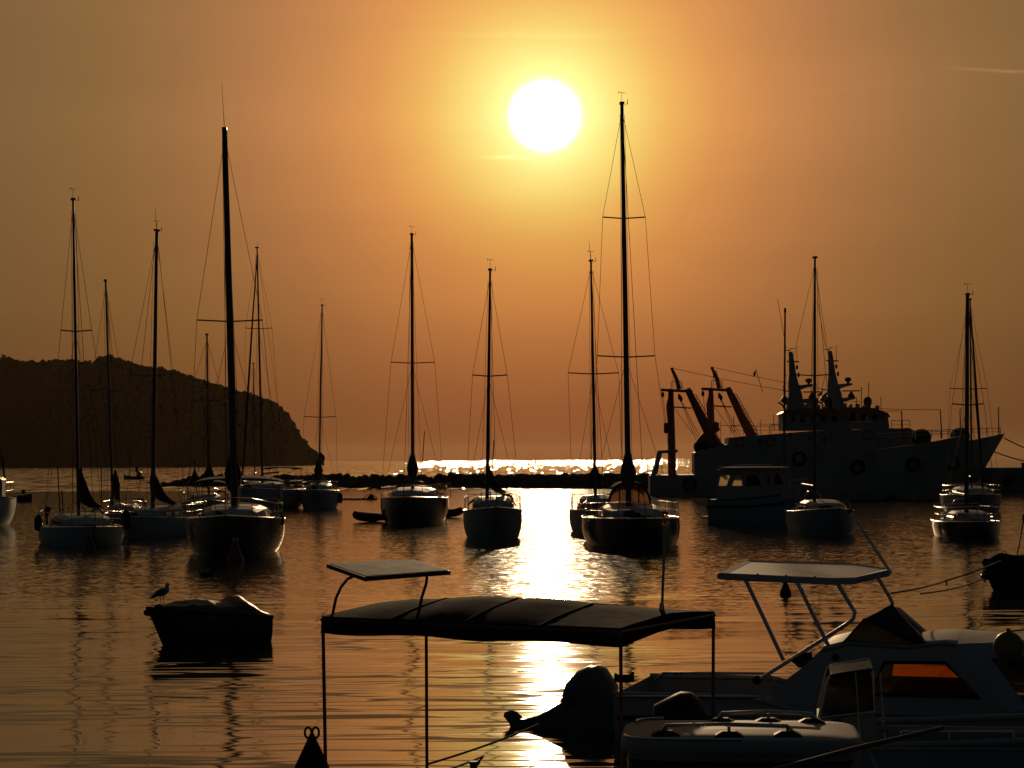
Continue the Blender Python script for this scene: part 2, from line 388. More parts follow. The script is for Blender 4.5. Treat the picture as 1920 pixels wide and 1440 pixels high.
SAILS = {}
def sailboat(key, x0, x1, wl, decky, label, hullm, mast, spr=(), yaw=0, L=None, rm=.065, rt_=.04, mastm=SPAR, cover=None, cabin=.46, genoa=None,
             antenna=None, vane=True, bimini=None, hood=None, rails=True, group='sailing boats moored in the bay', sternw=.78, wires=True, stripe=None, shift=0):
    xc = (x0 + x1) / 2
    db = water_d(xc, wl); B = (x1 - x0) * db / F
    L = L or min(9.5, max(5.2, B * 2.8))
    dc = db + L * .42; B = (x1 - x0) * dc / F / (math.cos(yaw) + .10 * abs(math.sin(yaw)) * L / B)
    o = at(xc, 0, dc); o.z = 0
    o.x += shift
    fr = Fr(o, yaw); root = empty('sailboat', o, yaw)
    tag(root, label, 'sailboat', group)
    zs = (3 - (decky - (868.2 - .006 * xc)) * dc / F) * .87
    rv = random.Random(key)
    st = sail_stations(L, B, zs, sternw=min(.95, sternw + rv.uniform(-.06, .08)), bowk=rv.uniform(1.12, 1.36), rake=rv.uniform(.5, 1.25)); rg = make_hull(root, st, hullm, stripe=stripe, p=rv.uniform(.48, .64), q=rv.uniform(.78, .92))
    # boot stripe just above the water
    # cabin trunk
    if cabin:
        rings = []
        for u, wf, hf in ((.26, .30, .35), (.32, .46, .8), (.45, .56, 1), (.62, .58, 1.05), (.66, .54, .85)):
            y = -L / 2 + L * u; zb = zs * 1.04; hw = B / 2 * wf * 1.15; h = cabin * hf
            rings.append([Vector(q) for q in ((-hw, y, zb - .05), (-hw * .93, y, zb + h * .75), (-hw * .7, y, zb + h * .97), (0, y, zb + h * 1.05), (hw * .7, y, zb + h * .97), (hw * .93, y, zb + h * .75), (hw, y, zb - .05))])
        cb = MB().loft(rings, smooth=False).build('cabin', WHITE if hullm is not CREAM else CREAM, root)
        for s in (-1, 1):
            for u in (.42, .55):
                y = -L / 2 + L * u
                MB().box((s * (B / 2 * .645 + .012), y, zs * 1.04 + cabin * .38), (.03, L * .075, cabin * .3), bev=.01).build('window', GLASSD, cb)
    # coaming and cockpit
    for s in (-1, 1): MB().tube([(s * B * .27, L * .17, zs * 1.08), (s * B * .30, L * .3, zs * 1.1), (s * B * .26, L * .44, zs * 1.06)], .07, 7).build('coaming', CREAM, root)
    # mast
    (mbx, mtx, mty) = mast
    dm = dc - L * .08
    ybase = 868.2 - .006 * mbx + (3 - zs * 1.05) * F / dm
    a = fr.W(mbx, ybase, dm); t = fr.W(mtx, mty, dm)
    ms = MB().tube([a.lerp(t, k / 6) for k in range(7)], [rm + (rt_ - rm) * (k / 6) ** 1.5 for k in range(7)], 10, flat=1.35).build('mast', mastm, root)
    U = (t - a).normalized()
    mh = MB(); mh.box(t + U * .03, (.16, .3, .07)); mh.build('masthead', mastm, ms)
    if vane and key in ('A', 'C', 'H', 'I', 'J', 'K', 'L', 'O1'):
        v = MB(); v.tube([t, t + U * .4], .007, 5); p = t + U * .4
        v.tube([p + Vector((-.1, 0, .02)), p + Vector((.13, .05, 0))], .008, 5); v.tube([p + Vector((-.1, 0, -.02)), p + Vector((-.1, 0, .06))], .012, 5)
        v.tube([t + Vector((.02, 0, -.1)), t + Vector((.2, 0, .04))], .006, 4); v.tube([t + Vector((.2, 0, -.02)), t + Vector((.2, 0, .16))], .012, 5)
        v.build('wind_vane', PLAST, ms)
    if antenna:
        v = MB(); v.tube([t, fr.W(antenna[0], antenna[1], dm)], [.013, .006], 5); v.build('antenna', PLAST, ms)
    chain = [Vector((s * B * .47, -L * .02, zs * 1.02)) for s in (-1, 1)]
    prev = None; tips = []
    for (sy, sx0, sx1) in spr:
        tt = (sy - mty) / (ybase - mty); pm = t.lerp(a, tt)
        pl = fr.W(sx0, sy, dm); pr = fr.W(sx1, sy, dm); pm2 = pm.copy()
        pm2.z = (pl.z + pr.z) / 2 - .05
        MB().tube([pl, pm2, pr], .024, 6).build('spreader', mastm, root)
        tips.append((pl, pr, pm2))
    if wires:
        for s in (0, 1):
            pth = [t + U * -.25] + [q[s] for q in tips] + [chain[s]]
            MB().tube(pth, .0085, 5).build('shroud', WIRE, root)
            if tips: stay(root, tips[-1][2] + Vector((0, 0, -.1)), chain[s] + Vector((0, .5, 0)), 'lower_shroud', .008)
        stay(root, t, Vector((0, L / 2 - .1, zs * 1.05)), 'backstay', .008)
        hy = MB(); hy.tube([t - U * .4 + Vector((.08, -.1, 0)), a + Vector((.14, -.15, .4))], .007, 4); hy.tube([t - U * .4 + Vector((-.08, -.1, 0)), a + Vector((-.22, -.12, .3))], .007, 4)
        hy.build('halyard', ROPE, root)
    bowp = Vector((0, -L / 2 + .15, st[0][2] + .05))
    if genoa:
        MB().tube([t - U * .4, t.lerp(bowp, .3), t.lerp(bowp, .7), bowp + Vector((0, 0, .25))], [.035, .055, .075, .05], 8).build('furled_genoa', CANB, root)
    elif wires: stay(root, t, bowp, 'forestay', .010)
    if cover:
        cx, ctop, cm, tipx, tipy = cover
        zb = (a.lerp(t, .10)); zb = a + U * 1.0
        q = fr.W(cx, ctop, dm); h0 = max(.3, q.z - zb.z)
        bt = fr.W(tipx, tipy, dm + 2.6 if tipx == cx else dm + 1.6)
        sail_cover(root, zb + Vector((q.x - zb.x, .12, 0)), bt, h0, w0=(.30 if tipx == cx else .2), m=cm)
    else:
        MB().tube([a + U * 1.0, a + U * 1.0 + Vector((0, 2.8, .05))], .06, 8).build('boom', SPAR, root)
    if rails:
        pu = MB(); zz = st[0][2]
        pts = [Vector((-B * .23, -L * .36, zz * .97)), Vector((-B * .1, -L * .46, zz)), Vector((0, -L * .5, zz)), Vector((B * .1, -L * .46, zz)), Vector((B * .23, -L * .36, zz * .97))]
        rail_run(root, pts, .55, 'pulpit', .014)
        for s in (-1, 1): rail_run(root, [Vector((s * B * .23, -L * .36, zz * .97)), Vector((s * B * .42, -L * .15, zs * 1.06)), Vector((s * B * .47, L * .08, zs * 1.02)), Vector((s * B * .44, L * .28, zs * 1.02)), Vector((s * B * .38, L * .45, zs * 1.03))], .55, 'lifeline', .011)
        rail_run(root, [Vector((s * B * .38, L * .46, zs * 1.03)) for s in (-1, -.4, .4, 1)], .62, 'pushpit', .015)
    if hood:
        arch_cover(root, L * .12, L * .22, B * hood[0], zs * 1.02, zs * 1.02 + hood[1], hood[2] if len(hood) > 2 else CANV, 'sprayhood', legs=False)
    if bimini:
        arch_cover(root, L * .24, L * .44, B * bimini[0], zs + bimini[1] - .25, zs + bimini[1], CANV, 'bimini')
    # deck clutter
    if rv.random() < .8: MB().box((0, -L * .30, zs * 1.12 + .05), (B * .22, .5, .09), bev=.03).build('hatch', GLASSD, root)
    for s in (-1, 1): MB().lathe([(.07, 0), (.05, .06), (.055, .14), (.075, .17), (.06, .2)], (s * B * .29, L * .26, zs * 1.1 + .05), 10).build('winch', STEEL, root)
    if rv.random() < .6: MB().tube([(B * .30 + .22 * math.cos(a), L * .46, zs + .38 + .22 * math.sin(a)) for a in [k * math.pi / 8 for k in range(15)]], .05, 6).build('horseshoe_buoy', ORANGE, root)
    if rv.random() < .55: MB().tube([(-B * .32, L * .47, zs - .1), (-B * .32, L * .47, zs + .35), (-B * .32, L * .45, zs + .5), (-B * .32, L * .42, zs + .62)], [.05, .06, .11, .12], 8).build('outboard_motor', PLAST, root)
    if rv.random() < .6: MB().tube([(-B * .12, -L * .2, zs * 1.15 + .1), (-B * .1, -L * .33, zs * 1.2 + .08), (-B * .04, -L * .42, zs * 1.22 + .04)], [.10, .14, .07], 8).build('bagged_sail', CANV, root)
    if rv.random() < .5: MB().tube([(.32 * math.cos(a), L * .33, zs + .55 + .32 * math.sin(a)) for a in [k * math.pi / 9 for k in range(19)]], .016, 5).build('steering_wheel', STEEL, root)
    else: MB().tube([(0, L * .44, zs + .2), (.1, L * .33, zs + .45)], .03, 6).build('tiller', WOODS, root)
    SAILS[key] = (root, fr, L, B, zs, dc, dm)
    return root

# ------------------------------------------------------------------ water
def build_water():
    me = bpy.data.meshes.new('sea'); Y = [-40, 0, 20, 60, 150, 400, 1500, 6000, 15000]
    vs = []; fs = []
    for y in Y: vs += [(-15000, y, 0), (-300, y, 0), (300, y, 0), (15000, y, 0)]
    for i in range(len(Y) - 1):
        for j in range(3): a = i * 4 + j; fs.append((a, a + 1, a + 5, a + 4))
    me.from_pydata(vs, [], fs)
    m = bpy.data.materials.new('sea_water'); m.use_nodes = True
    global nt
    keep = nt; nt = m.node_tree
    b = nt.nodes['Principled BSDF']
    pos = N('ShaderNodeNewGeometry').outputs['Position']
    sp = N('ShaderNodeSeparateXYZ'); put(sp.inputs[0], pos)
    X, Yy = sp.outputs[0], sp.outputs[1]
    def nzc(sx, sy, det=2.0, off=0.0, dist=0.0, out='Color'):
        n = N('ShaderNodeTexNoise'); n.inputs['Scale'].default_value = 1; n.inputs['Detail'].default_value = det; n.inputs['Distortion'].default_value = dist
        put(n.inputs['Vector'], cxyz(mth('ADD', mth('MULTIPLY', X, sx), off), mth('MULTIPLY', Yy, sy), off * .37)); return n.outputs[out]
    def mr(v, a, b_, c, d, smooth=True):
        n = N('ShaderNodeMapRange'); n.interpolation_type = 'SMOOTHSTEP' if smooth else 'LINEAR'
        put(n.inputs[0], v)
        for i, q in enumerate((a, b_, c, d)): put(n.inputs[i + 1], q)
        return n.outputs[0]
    # wind patches: calm lee near the moorings, ruffled further out, open sea past the breakwater
    edge = mth('ADD', Yy, mth('MULTIPLY', mth('SUBTRACT', nzc(.05, .05, 2, 9, out='Fac'), .5), 16))
    ruff = mr(edge, 41, 52, 0, 1)
    sea = mr(Yy, 215, 235, 0, 1)
    patch = mr(nzc(.012, .03, 3, 31, out='Fac'), .35, .65, .75, 1.25)
    def cen(c, k):   # signed component
        s = N('ShaderNodeSeparateXYZ'); put(s.inputs[0], c); return mth('SUBTRACT', s.outputs[k], .5)
    def add(*a):
        r = a[0]
        for q in a[1:]: r = mth('ADD', r, q)
        return r
    mul = lambda a, b_: mth('MULTIPLY', a, b_)
    # calm: long-crested wavelets
    A = nzc(.16, .55, 1.5, 0, .3); Bn = nzc(.45, 1.9, 2, 5, .4); Cn = nzc(1.2, 6.0, 2, 11, .2)
    calm_y = add(.004, mul(cen(A, 0), .034), mul(cen(Bn, 1), .040), mul(cen(Cn, 0), .024))
    # sharp little wave faces turned to the viewer
    ridge = mth('ABSOLUTE', mth('MULTIPLY', mth('SUBTRACT', nzc(.30, 2.1, 1.6, 17, .4, 'Fac'), .5), 2))
    rdg = mul(mth('SUBTRACT', 1, mr(ridge, 0, .17, 0, 1)), mr(nzc(.10, .25, 1, 43, out='Fac'), .36, .56, 0, 1))
    calm_y = add(calm_y, mul(rdg, -.12))
    calm_x = add(mul(cen(A, 1), .05), mul(cen(Bn, 0), .11), mul(cen(Cn, 1), .08))
    # ruffled: short ripples
    D = nzc(5.0, 8.0, 2, 3); E_ = nzc(9, 14, 2, 7); G = nzc(.8, .9, 2, 21)
    rf_y = mul(add(mul(cen(D, 0), .085), mul(cen(E_, 1), .085), mul(cen(G, 0), .035)), patch)
    rf_x = mul(add(mul(cen(D, 1), .13), mul(cen(E_, 0), .12), mul(cen(G, 1), .07)), patch)
    # open sea
    H = nzc(.9, .04, 3, 13); I = nzc(.25, .018, 2, 19)
    def vor(sx_, sy_, off):
        n = N('ShaderNodeTexVoronoi'); n.inputs['Scale'].default_value = 1
        put(n.inputs['Vector'], cxyz(mth('ADD', mth('MULTIPLY', X, sx_), off), mth('MULTIPLY', Yy, sy_), 0)); return n.outputs['Color']
    V1 = vor(1.5, .11, 3); V2 = vor(6, 5, 8)
    se_y = add(-.046, mul(cen(V1, 0), .22), mul(cen(I, 1), .06)); se_x = add(mul(cen(V1, 1), .72), mul(cen(I, 0), .15))
    rf_y = add(rf_y, mul(cen(V2, 0), .032)); rf_x = add(rf_x, mul(cen(V2, 1), .10))
    def mix(a, b_, t): return add(mul(a, mth('SUBTRACT', 1, t)), mul(b_, t))
    sy = mix(mix(calm_y, rf_y, ruff), se_y, sea); sx = mix(mix(calm_x, rf_x, ruff), se_x, sea)
    # a facet tilted away from the viewer beyond the line of sight is hidden by its neighbour in nature
    rr = mth('ADD', .056, mth('MULTIPLY', ruff, .026)); rr = mth('SUBTRACT', rr, mth('MULTIPLY', sea, .066))
    nrm = vm('NORMALIZE', cxyz(sx, mth('MINIMUM', sy, mth('ADD', .022, mth('MULTIPLY', ruff, -.014))), 1))
    put(b.inputs['Normal'], nrm); put(b.inputs['Roughness'], rr)
    b.inputs['Base Color'].default_value = (.018, .022, .018, 1); b.inputs['IOR'].default_value = 1.5
    nt = keep
    me.materials.append(m)
    o = bpy.data.objects.new('sea_water', me); COL.objects.link(o); tag(o, kind='structure')
build_water()

# ------------------------------------------------------------------ headland
def build_headland():
    ridge = [(-420, 640), (-200, 660), (-60, 676), (0, 680), (60, 682), (140, 680), (178, 683), (190, 677), (215, 675), (235, 684), (262, 690), (300, 697), (340, 708), (370, 718), (400, 724), (430, 733), (470, 745), (500, 757),
             (522, 768), (538, 781), (548, 798), (557, 816), (570, 832), (588, 850), (604, 861)]
    def zt(px):
        for (a, b), (c, d) in zip(ridge, ridge[1:]):
            if a <= px <= c: return b + (d - b) * (px - a) / (c - a)
        return ridge[-1][1]
    mb = MB(); rows = []; NX = 190
    for j in range(13):
        v = j / 12; row = []
        for i in range(NX):
            px = -420 + 1028 * i / (NX - 1); u = (px + 420) / 1028
            D0 = 1500 + 60 * math.sin(px * .013)
            p = at(px, zt(px), D0); h = max(.5, p.z)
            s = abs(v - .5) * 2                          # 1 at the shore, 0 on the ridge
            y = D0 + (v - .5) * 2 * (h * 2.0 + 25)
            z = h * (1 - s ** 1.6) + (noise.fractal(Vector((p.x * .02, y * .02, 3)), 1.0, 2.0, 4) * 5 * min(1, h / 30) * (1 if .05 < s < .95 else .3)) - (2.5 if s > .98 else 0)
            row.append(Vector((p.x * y / D0, y, z)))
        rows.append(row)
    mb.loft(rows, caps=False, closed=False)
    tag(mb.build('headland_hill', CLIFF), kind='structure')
    # woodland on the slope and ridge
    wd = MB(); rnd = random.Random(3)
    def clump(c, r):
        for k in range(rnd.randint(3, 5)):
            q = c + Vector((rnd.uniform(-.7, .7), rnd.uniform(-.7, .7), rnd.uniform(-.3, .6))) * r
            wd.blob(q, (r * rnd.uniform(.45, .75), r * rnd.uniform(.45, .75), r * rnd.uniform(.4, .8)), 6, 4, .7, rnd.random() * 50)
    for i in range(2300):
        a = rnd.random(); fi = a * (NX - 2); ii = int(fi); t = fi - ii
        fj = 1 + rnd.random() ** .7 * 5.6; jj = int(fj); s = fj - jj
        p = rows[jj][ii].lerp(rows[jj][ii + 1], t).lerp(rows[jj + 1][ii].lerp(rows[jj + 1][ii + 1], t), s)
        if p.z > 1.0: clump(p + Vector((0, 0, .3)), rnd.uniform(1.1, 2.5))
    for i in range(NX - 62, NX - 1):
        for j in (4, 5, 6, 7):
            for k in range(2): clump(rows[j][i] + Vector((rnd.uniform(-2, 2), rnd.uniform(-3, 3), 0)), rnd.uniform(1.0, 1.9) * (1 if i < NX - 14 else .6))
    for i in range(NX - 12):
        p = rows[6][i]
        if rnd.random() < .9: clump(p + Vector((rnd.uniform(-2, 2), 0, .2)), rnd.uniform(1.0, 2.2))
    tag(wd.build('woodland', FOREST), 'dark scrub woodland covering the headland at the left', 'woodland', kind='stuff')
    # tall trees standing on the ridge
    for (px, top, half) in ((6, 663, 8), (17, 668, 7), (205, 664, 14), (190, 668, 10), (222, 671, 10)):
        D0 = 1500 + 60 * math.sin(px * .013); base = at(px, zt(px), D0); h = at(px, top, D0).z - base.z; rr = half * D0 / F
        root = empty('tree', base); tag(root, None, 'tree', 'tall trees on the headland ridge')
        MB().tube([(0, 0, -1.5), (0.1, 0, h * .7)], [.5, .2], 7).build('trunk', WOODS, root)
        cr_ = MB()
        for k in range(46):
            a = rnd.uniform(0, 6.28); z = rnd.random() ** .8; q = rr * math.sqrt(rnd.random()) * (1 - .55 * z)
            cr_.blob((q * math.cos(a), q * math.sin(a), .2 + z * h * .85), (rnd.uniform(.35, .9),) * 2 + (rnd.uniform(.3, .8),), 6, 4, .8, k)
        cr_.build('crown', FOREST, root)
        root['label'] = {6: 'pointed tree at the far left end of the headland ridge', 17: 'lower tree just right of the pointed tree at the far left of the ridge', 205: 'broad tree crowning the knoll of the headland', 190: 'tree on the left side of the headland knoll', 222: 'small tree on the right side of the headland knoll'}[px]
build_headland()

# ------------------------------------------------------------------ breakwater, quay, floating boom
def rock_wall():
    rnd = random.Random(5); mb = MB()
    d0 = 238
    core = []
    for i in range(150):
        px = 300 + (1240 - 300) * i / 149
        end = min(1, (px - 300) / 60)
        wl = 911.5 - .0 * px + (px - 300) * .0045
        d = water_d(px, wl); c = at(px, wl, d)
        for k in range(7):
            v = k / 6; hh = (.5 + 1.0 * (1 - abs(v - .45) * 2)) * (.25 + .75 * end) * (1.0 + .16 * (px > 820))
            r = rnd.uniform(.35, .8) * (.5 + .5 * end)
            mb.blob(c + Vector((rnd.uniform(-.4, .4), .4 + v * 4.5, hh * .78 - r * .55)), (r * rnd.uniform(.9, 1.5), r * rnd.uniform(.8, 1.3), r * rnd.uniform(.6, .95)), 7, 5, .55, rnd.random() * 90)
        if rnd.random() < .30:
            r = rnd.uniform(.2, .42) * end + .05; mb.blob(c + Vector((rnd.uniform(-.5, .5), 2.2, 1.15 * end)), (r * 1.3, r, r), 6, 4, .6, i)
    o = mb.build('breakwater_rocks', ROCK); tag(o, 'long low rock breakwater lying across the bay behind the yachts', 'breakwater', kind='stuff')
rock_wall()
def quay():
    a = at(1858, 923, water_d(1858, 924)); d = a.y
    o = empty('stone_quay', (a.x, d, 0)); tag(o, 'dark concrete quay end beside the trawler bows at the right edge', 'quay')
    zt = at(1858, 877, d).z
    MB().box((14, 6, zt / 2 - .6), (28, 12, zt + 1.2), bev=.15).build('quay_wall', CONC, o)
    for x in (3, 9): MB().lathe([(.16, 0), (.14, .25), (.2, .3), (.2, .4)], (x, 1.0, zt), 10).build('bollard', RUB, o)
    for x in (1.5, 5.5): MB().lathe([(.32, -.1), (.45, -.1), (.45, .1), (.32, .1)], (x, -.1, zt * .5), 14, Vector((0, 1, 0))).build('tyre_fender', RUB, o)
quay()

def line(pts, r, m, name, label, cat, group=None):
    return tag(MB().tube(pts, r, 6).build(name, m), label, cat, group)
def sag(a, b, s, n=12):
    a, b = Vector(a), Vector(b); return [a.lerp(b, i / n) + Vector((0, 0, -s * 4 * (i / n) * (1 - i / n))) for i in range(n + 1)]
def floating_line(x0, x1, y, label):
    a = at(x0, y, water_d(x0, y)); b = at(x1, y, water_d(x1, y)); a.z = b.z = .04
    pts = [a.lerp(b, i / 24) + Vector((0, .15 * math.sin(i * 1.3), .02 * math.sin(i * 2.1))) for i in range(25)]
    line(pts, .07, RUB, 'floating_boom', label, 'floating boom', 'floating mooring lines')
floating_line(638, 706, 937, 'dark floating boom left of the broad dark-hulled sloop')
floating_line(1592, 1757, 940, 'dark floating boom running to the pair of boats at the right')
def raft(px, py, wpx, label):
    d = water_d(px, py); c = at(px, py, d); c.z = 0; s = d / F
    o = empty('mooring_raft', c); tag(o, label, 'raft', 'rafts on the floating booms')
    MB().loft([[Vector((x * wpx / 2 * s * k, y * .5 * k, z)) for x, y in ((-1, -1), (1, -1), (1, 1), (-1, 1))] for k, z in ((1, -.1), (1, .12), (.45, .32), (.2, .42))], smooth=False).build('float_body', RUB, o)
    MB().tube([(-wpx * 1.15 * s, 0, .03), (-wpx * .3 * s, 0, .38)], .035, 5).build('chain', RUB, o); MB().tube([(wpx * .9 * s, 0, .03), (wpx * .2 * s, 0, .36)], .035, 5).build('chain', RUB, o)
raft(1668, 939, 26, 'small dark mooring raft in front of the trawlers')
raft(696, 936, 14, 'tiny dark raft beside the broad dark-hulled sloop')

# ------------------------------------------------------------------ sailing boats
sailboat('A', 76, 238, 1027, 984, 'white sloop at the far left with triangular furled sail slanting down to the right', WHITE, (148, 137, 375), [(619, 114, 172)], yaw=R(17), cover=(152, 880, CANV, 186, 952), hood=(.34, .5))
sailboat('B', 188, 278, 1000, 960, 'white yacht half hidden between two white sloops at left, sail bundle upright', CREAM, (212, 198, 527), [(730, 170, 232)], yaw=R(8), cover=(216, 885, CANB, 222, 938), rm=.055, L=7)
sailboat('C', 238, 348, 1009, 968, 'white sloop just left of the big black-hulled yacht, third from the left', WHITE, (286, 294, 433), [(702, 243, 325)], yaw=R(-14), cover=(284, 878, CANB, 326, 945), antenna=(291, 388), rm=.085, rt_=.06)
sailboat('E', 336, 430, 986, 940, 'small sloop with arched dark cover right behind the black-hulled yacht', CREAM, (392, 388, 628), [(750, 352, 420)], yaw=R(6), rm=.05, L=6.5, bimini=(.42, 1.15), cover=(392, 872, CANV, 392, 905))
sailboat('G', 448, 500, 948, 912, 'thin-masted small sloop hidden behind the black-hulled yacht', CREAM, (478, 475, 682), [(760, 452, 498)], yaw=R(5), rm=.045, rt_=.03, L=6.5, rails=False)
sailboat('F', 452, 541, 957, 914, 'yacht with long bimini and furled genoa at the right of the black-hulled yacht', WHITE, (492, 482, 465), [(615, 460, 510)], yaw=R(-15), genoa=True, antenna=(484, 452), bimini=(.40, 1.5), rm=.07)
sailboat('D', 343, 534, 1047, 968, 'big black-hulled yacht with the thickest mast and a dark sail bundle', BLACK, (441, 421, 243), [(600, 369, 492)], yaw=R(4), L=9.5, rm=.125, rt_=.085, cover=(437, 838, CANV, 437, 915), antenna=(416, 157), vane=False, bimini=(.46, 1.45), hood=(.36, .55), genoa=None)
sailboat('H', 560, 633, 955, 916, 'small white sloop alone near the tip of the headland, little flag on its mast', WHITE, (598, 604, 573), [(781, 570, 630)], yaw=R(2), cover=(597, 866, CANV, 597, 902), rm=.06, hood=(.36, .45, CANB))
sailboat('I', 706, 835, 983, 929, 'broad dark-hulled sloop left of the glare with a lantern-shaped sail bundle', NAVY, (774, 772, 440), [(679, 733, 815)], yaw=R(-3), cover=(773, 846, CANV, 773, 892), rm=.085, rt_=.06, cabin=.5, stripe=STEEL)
sailboat('J', 862, 976, 1014, 953, 'round white sloop touching the left side of the sun glare, tented boom', WHITE, (913, 919, 507), [(703, 886, 951)], yaw=R(3), cabin=.55, rm=.075, hood=(.42, .62), cover=(918, 880, CANV, 945, 925))
sailboat('K', 1063, 1165, 1003, 952, 'pale sloop on the right edge of the glare, partly behind the tallest yacht', WHITE, (1117, 1108, 490), [(699, 1065, 1160)], yaw=R(3), cabin=.6, cover=(1116, 876, CANB, 1116, 905), antenna=(1104, 450), rm=.07)
sailboat('L', 1086, 1271, 1029, 966, 'tallest-masted dark yacht with two spreader pairs and a glazed arched doghouse', NAVY, (1179, 1166, 195), [(407, 1130, 1210), (667, 1120, 1228)], yaw=R(2), L=9.5, rm=.105, rt_=.06, cover=(1178, 838, CANB, 1178, 895), sternw=.88)
sailboat('N', 1472, 1592, 1005, 955, 'pale round-hulled sloop moored in front of the trawler, mast seen against the ships', GREYB, (1527, 1528, 484), [(702, 1480, 1558)], yaw=R(2), rm=.07, cabin=.45, rails=False)
sailboat('O2', 1757, 1866, 962, 925, 'rear yacht of the pair at the right with a furled genoa beside its mast', GREYB, (1822, 1819, 562), [(728, 1781, 1851)], yaw=R(-5), genoa=True, rm=.06, hood=(.34, .55))
sailboat('O1', 1748, 1862, 1012, 975, 'front boat of the pair at the right with peaked bow and yellow board', NAVY, (1812, 1814, 553), [(757, 1785, 1845)], yaw=R(-2), rm=.09, rt_=.065, cabin=.4)

# L: glazed arched doghouse
def doghouse():
    root, fr, L, B, zs, dc, dm = SAILS['L']
    y = L * .14; hw = 41 * (dc + y) / F; zb = zs + .38; cx = (1180 - 1178.5) * dc / F
    zt = 3 - (902 - 861) * (dc + y) / F
    arc = lambda r, k: [(cx + hw * r * math.sin(a), zb + (zt - zb) * r * math.cos(a) ** .75) for a in [(-1 + 2 * i / k) * 1.5 for i in range(k + 1)]]
    fn = lambda a, b, t: Vector((a, y + t - (b - zb) * -.3, b))
    outer = arc(1, 18); inner = arc(.90, 18)
    dg = MB().plate(outer + inner[::-1], [], fn, 0, .06)
    for xx in (-.45, .0, .42):
        h = (zt - zb) * .9 * math.cos(math.asin(min(.99, abs(xx) / .9))) ** .75
        dg.tube([fn(cx + hw * xx, zb, .02), fn(cx + hw * xx, zb + h, .02)], .025, 5)
    d = dg.build('doghouse_frame', CANV, root)
    MB().plate(inner + [], [], fn, .02, .035).build('doghouse_window', VINYL, d)
    MB().box((cx, y, zb - .12), (hw * 2.05, .5, .3), bev=.05).build('doghouse_base', WHITE, root)
    rg = []
    for t, r in ((.0, 1.0), (.7, 1.03), (1.5, 1.0)):
        top = [fn(a, b, t) for a, b in arc(r, 18)[4:-4]]; rg.append(top + [q + Vector((0, 0, -.05)) for q in top[::-1]])
    MB().loft(rg).build('doghouse_roof', CANV, root)
doghouse()
# O1: yellow board on the cabin front
r_, fr_, L_, B_, zs_, dc_, dm_ = SAILS['O1']
p = fr_.W(1803, 965, dc_ - L_ * .2)
MB().box(p, (.28, .03, .12), bev=.01).build('yellow_board', YEL, r_)
# H: little flag
r_, fr_, L_, B_, zs_, dc_, dm_ = SAILS['H']
MB().loft([[fr_.W(600 + k * 2.2, 847 + k * 2 + (0 if j == 0 else 9), dm_) + Vector((0, .06 * math.sin(k * 1.8), 0)) for j in (0, 1)] for k in range(5)], caps=False, closed=False).build('flag', CANB, r_)
# I: stern arch
r_, fr_, L_, B_, zs_, dc_, dm_ = SAILS['I']
mb = MB()
for s in (.62, .92): mb.tube([(B_ / 2 * s, L_ * .4, zs_), (B_ / 2 * s, L_ * .4, zs_ + .72)], .018, 6)
mb.tube([(B_ / 2 * .5, L_ * .4, zs_ + .72), (B_ / 2 * .95, L_ * .4, zs_ + .68)], .022, 6); mb.build('stern_frame', STEEL, r_)
MB().blob((-B_ * .32, L_ * .38, zs_ + .35), (.16, .12, .3), 10, 7, .2).build('outboard_motor', PLAST, r_)
# whip aerials behind some yachts
for key, bx, by, tx, ty in (('I', 790, 898, 796, 808), ('J', 922, 900, 926, 826), ('A', 113, 975, 108, 872), ('A', 119, 975, 116, 918), ('B', 190, 945, 190, 872), ('O2', 1786, 905, 1784, 872)):
    r_, fr_, L_, B_, zs_, dc_, dm_ = SAILS[key]
    MB().tube([fr_.W(bx, by, dc_ + 1), fr_.W(tx, ty, dc_ + 1)], .022, 6).build('pole', SPAR, r_)

def fender(px, py, hpx, d, label):
    c = at(px, py, d); h = hpx * d / F; r = h * .26
    o = empty('fender', c); tag(o, label, 'fender', 'fenders hung on the yachts')
    MB().lathe([(.02, -h / 2), (r * .7, -h * .45), (r, -h * .3), (r, h * .3), (r * .7, h * .43), (.04, h / 2), (.03, h * .56)], n=14).build('fender_body', RUB, o)
    MB().tube([(0, 0, h * .5), (.02, .02, h * .5 + .35)], .012, 5).build('lanyard', ROPE, o)
dA = SAILS['A'][5]; dH = SAILS['H'][5]
fender(72, 981, 30, dA + .6, 'black fender on the left quarter of the leftmost sloop')
fender(236, 975, 36, dA + .4, 'black fender on the right side of the leftmost sloop')
fender(552, 930, 17, dH, 'dark fender on the left side of the sloop near the headland tip')
fender(637, 934, 20, dH, 'dark fender on the right side of the sloop near the headland tip')
fender(528, 976, 20, SAILS['D'][5], 'black round fender on the right side of the black-hulled yacht')

# ------------------------------------------------------------------ buoys
def cone_buoy(px, base, top, wpx, m, label, big=False):
    d = water_d(px, base); c = at(px, base, d); c.z = 0; s = d / F; h = (base - top) * s; r = wpx * s / 2
    o = empty('mooring_buoy', c); tag(o, label, 'buoy', 'cone mooring buoys')
    MB().lathe([(r * .5, -.18), (r * .98, -.08), (r, .02), (r * .96, .06), (r * .16, h * .86), (r * .13, h * .9), (.01, h * .93)], n=20).build('cone', m, o)
    rg = MB()
    rr = h * (.10 if big else .07)
    for sx in (-1, 1): rg.tube([Vector((sx * rr * .9 + rr * .8 * math.cos(a), 0, h * .93 + rr * 1.25 * math.sin(a))) for a in [k * math.pi / 8 for k in range(17)]], rr * .28, 6)
    rg.build('lifting_ring', STEEL if not big else RUB, o)
cone_buoy(585, 1447, 1369, 66, PLAST, 'black cone mooring buoy with two rings at the bottom of the picture', True)
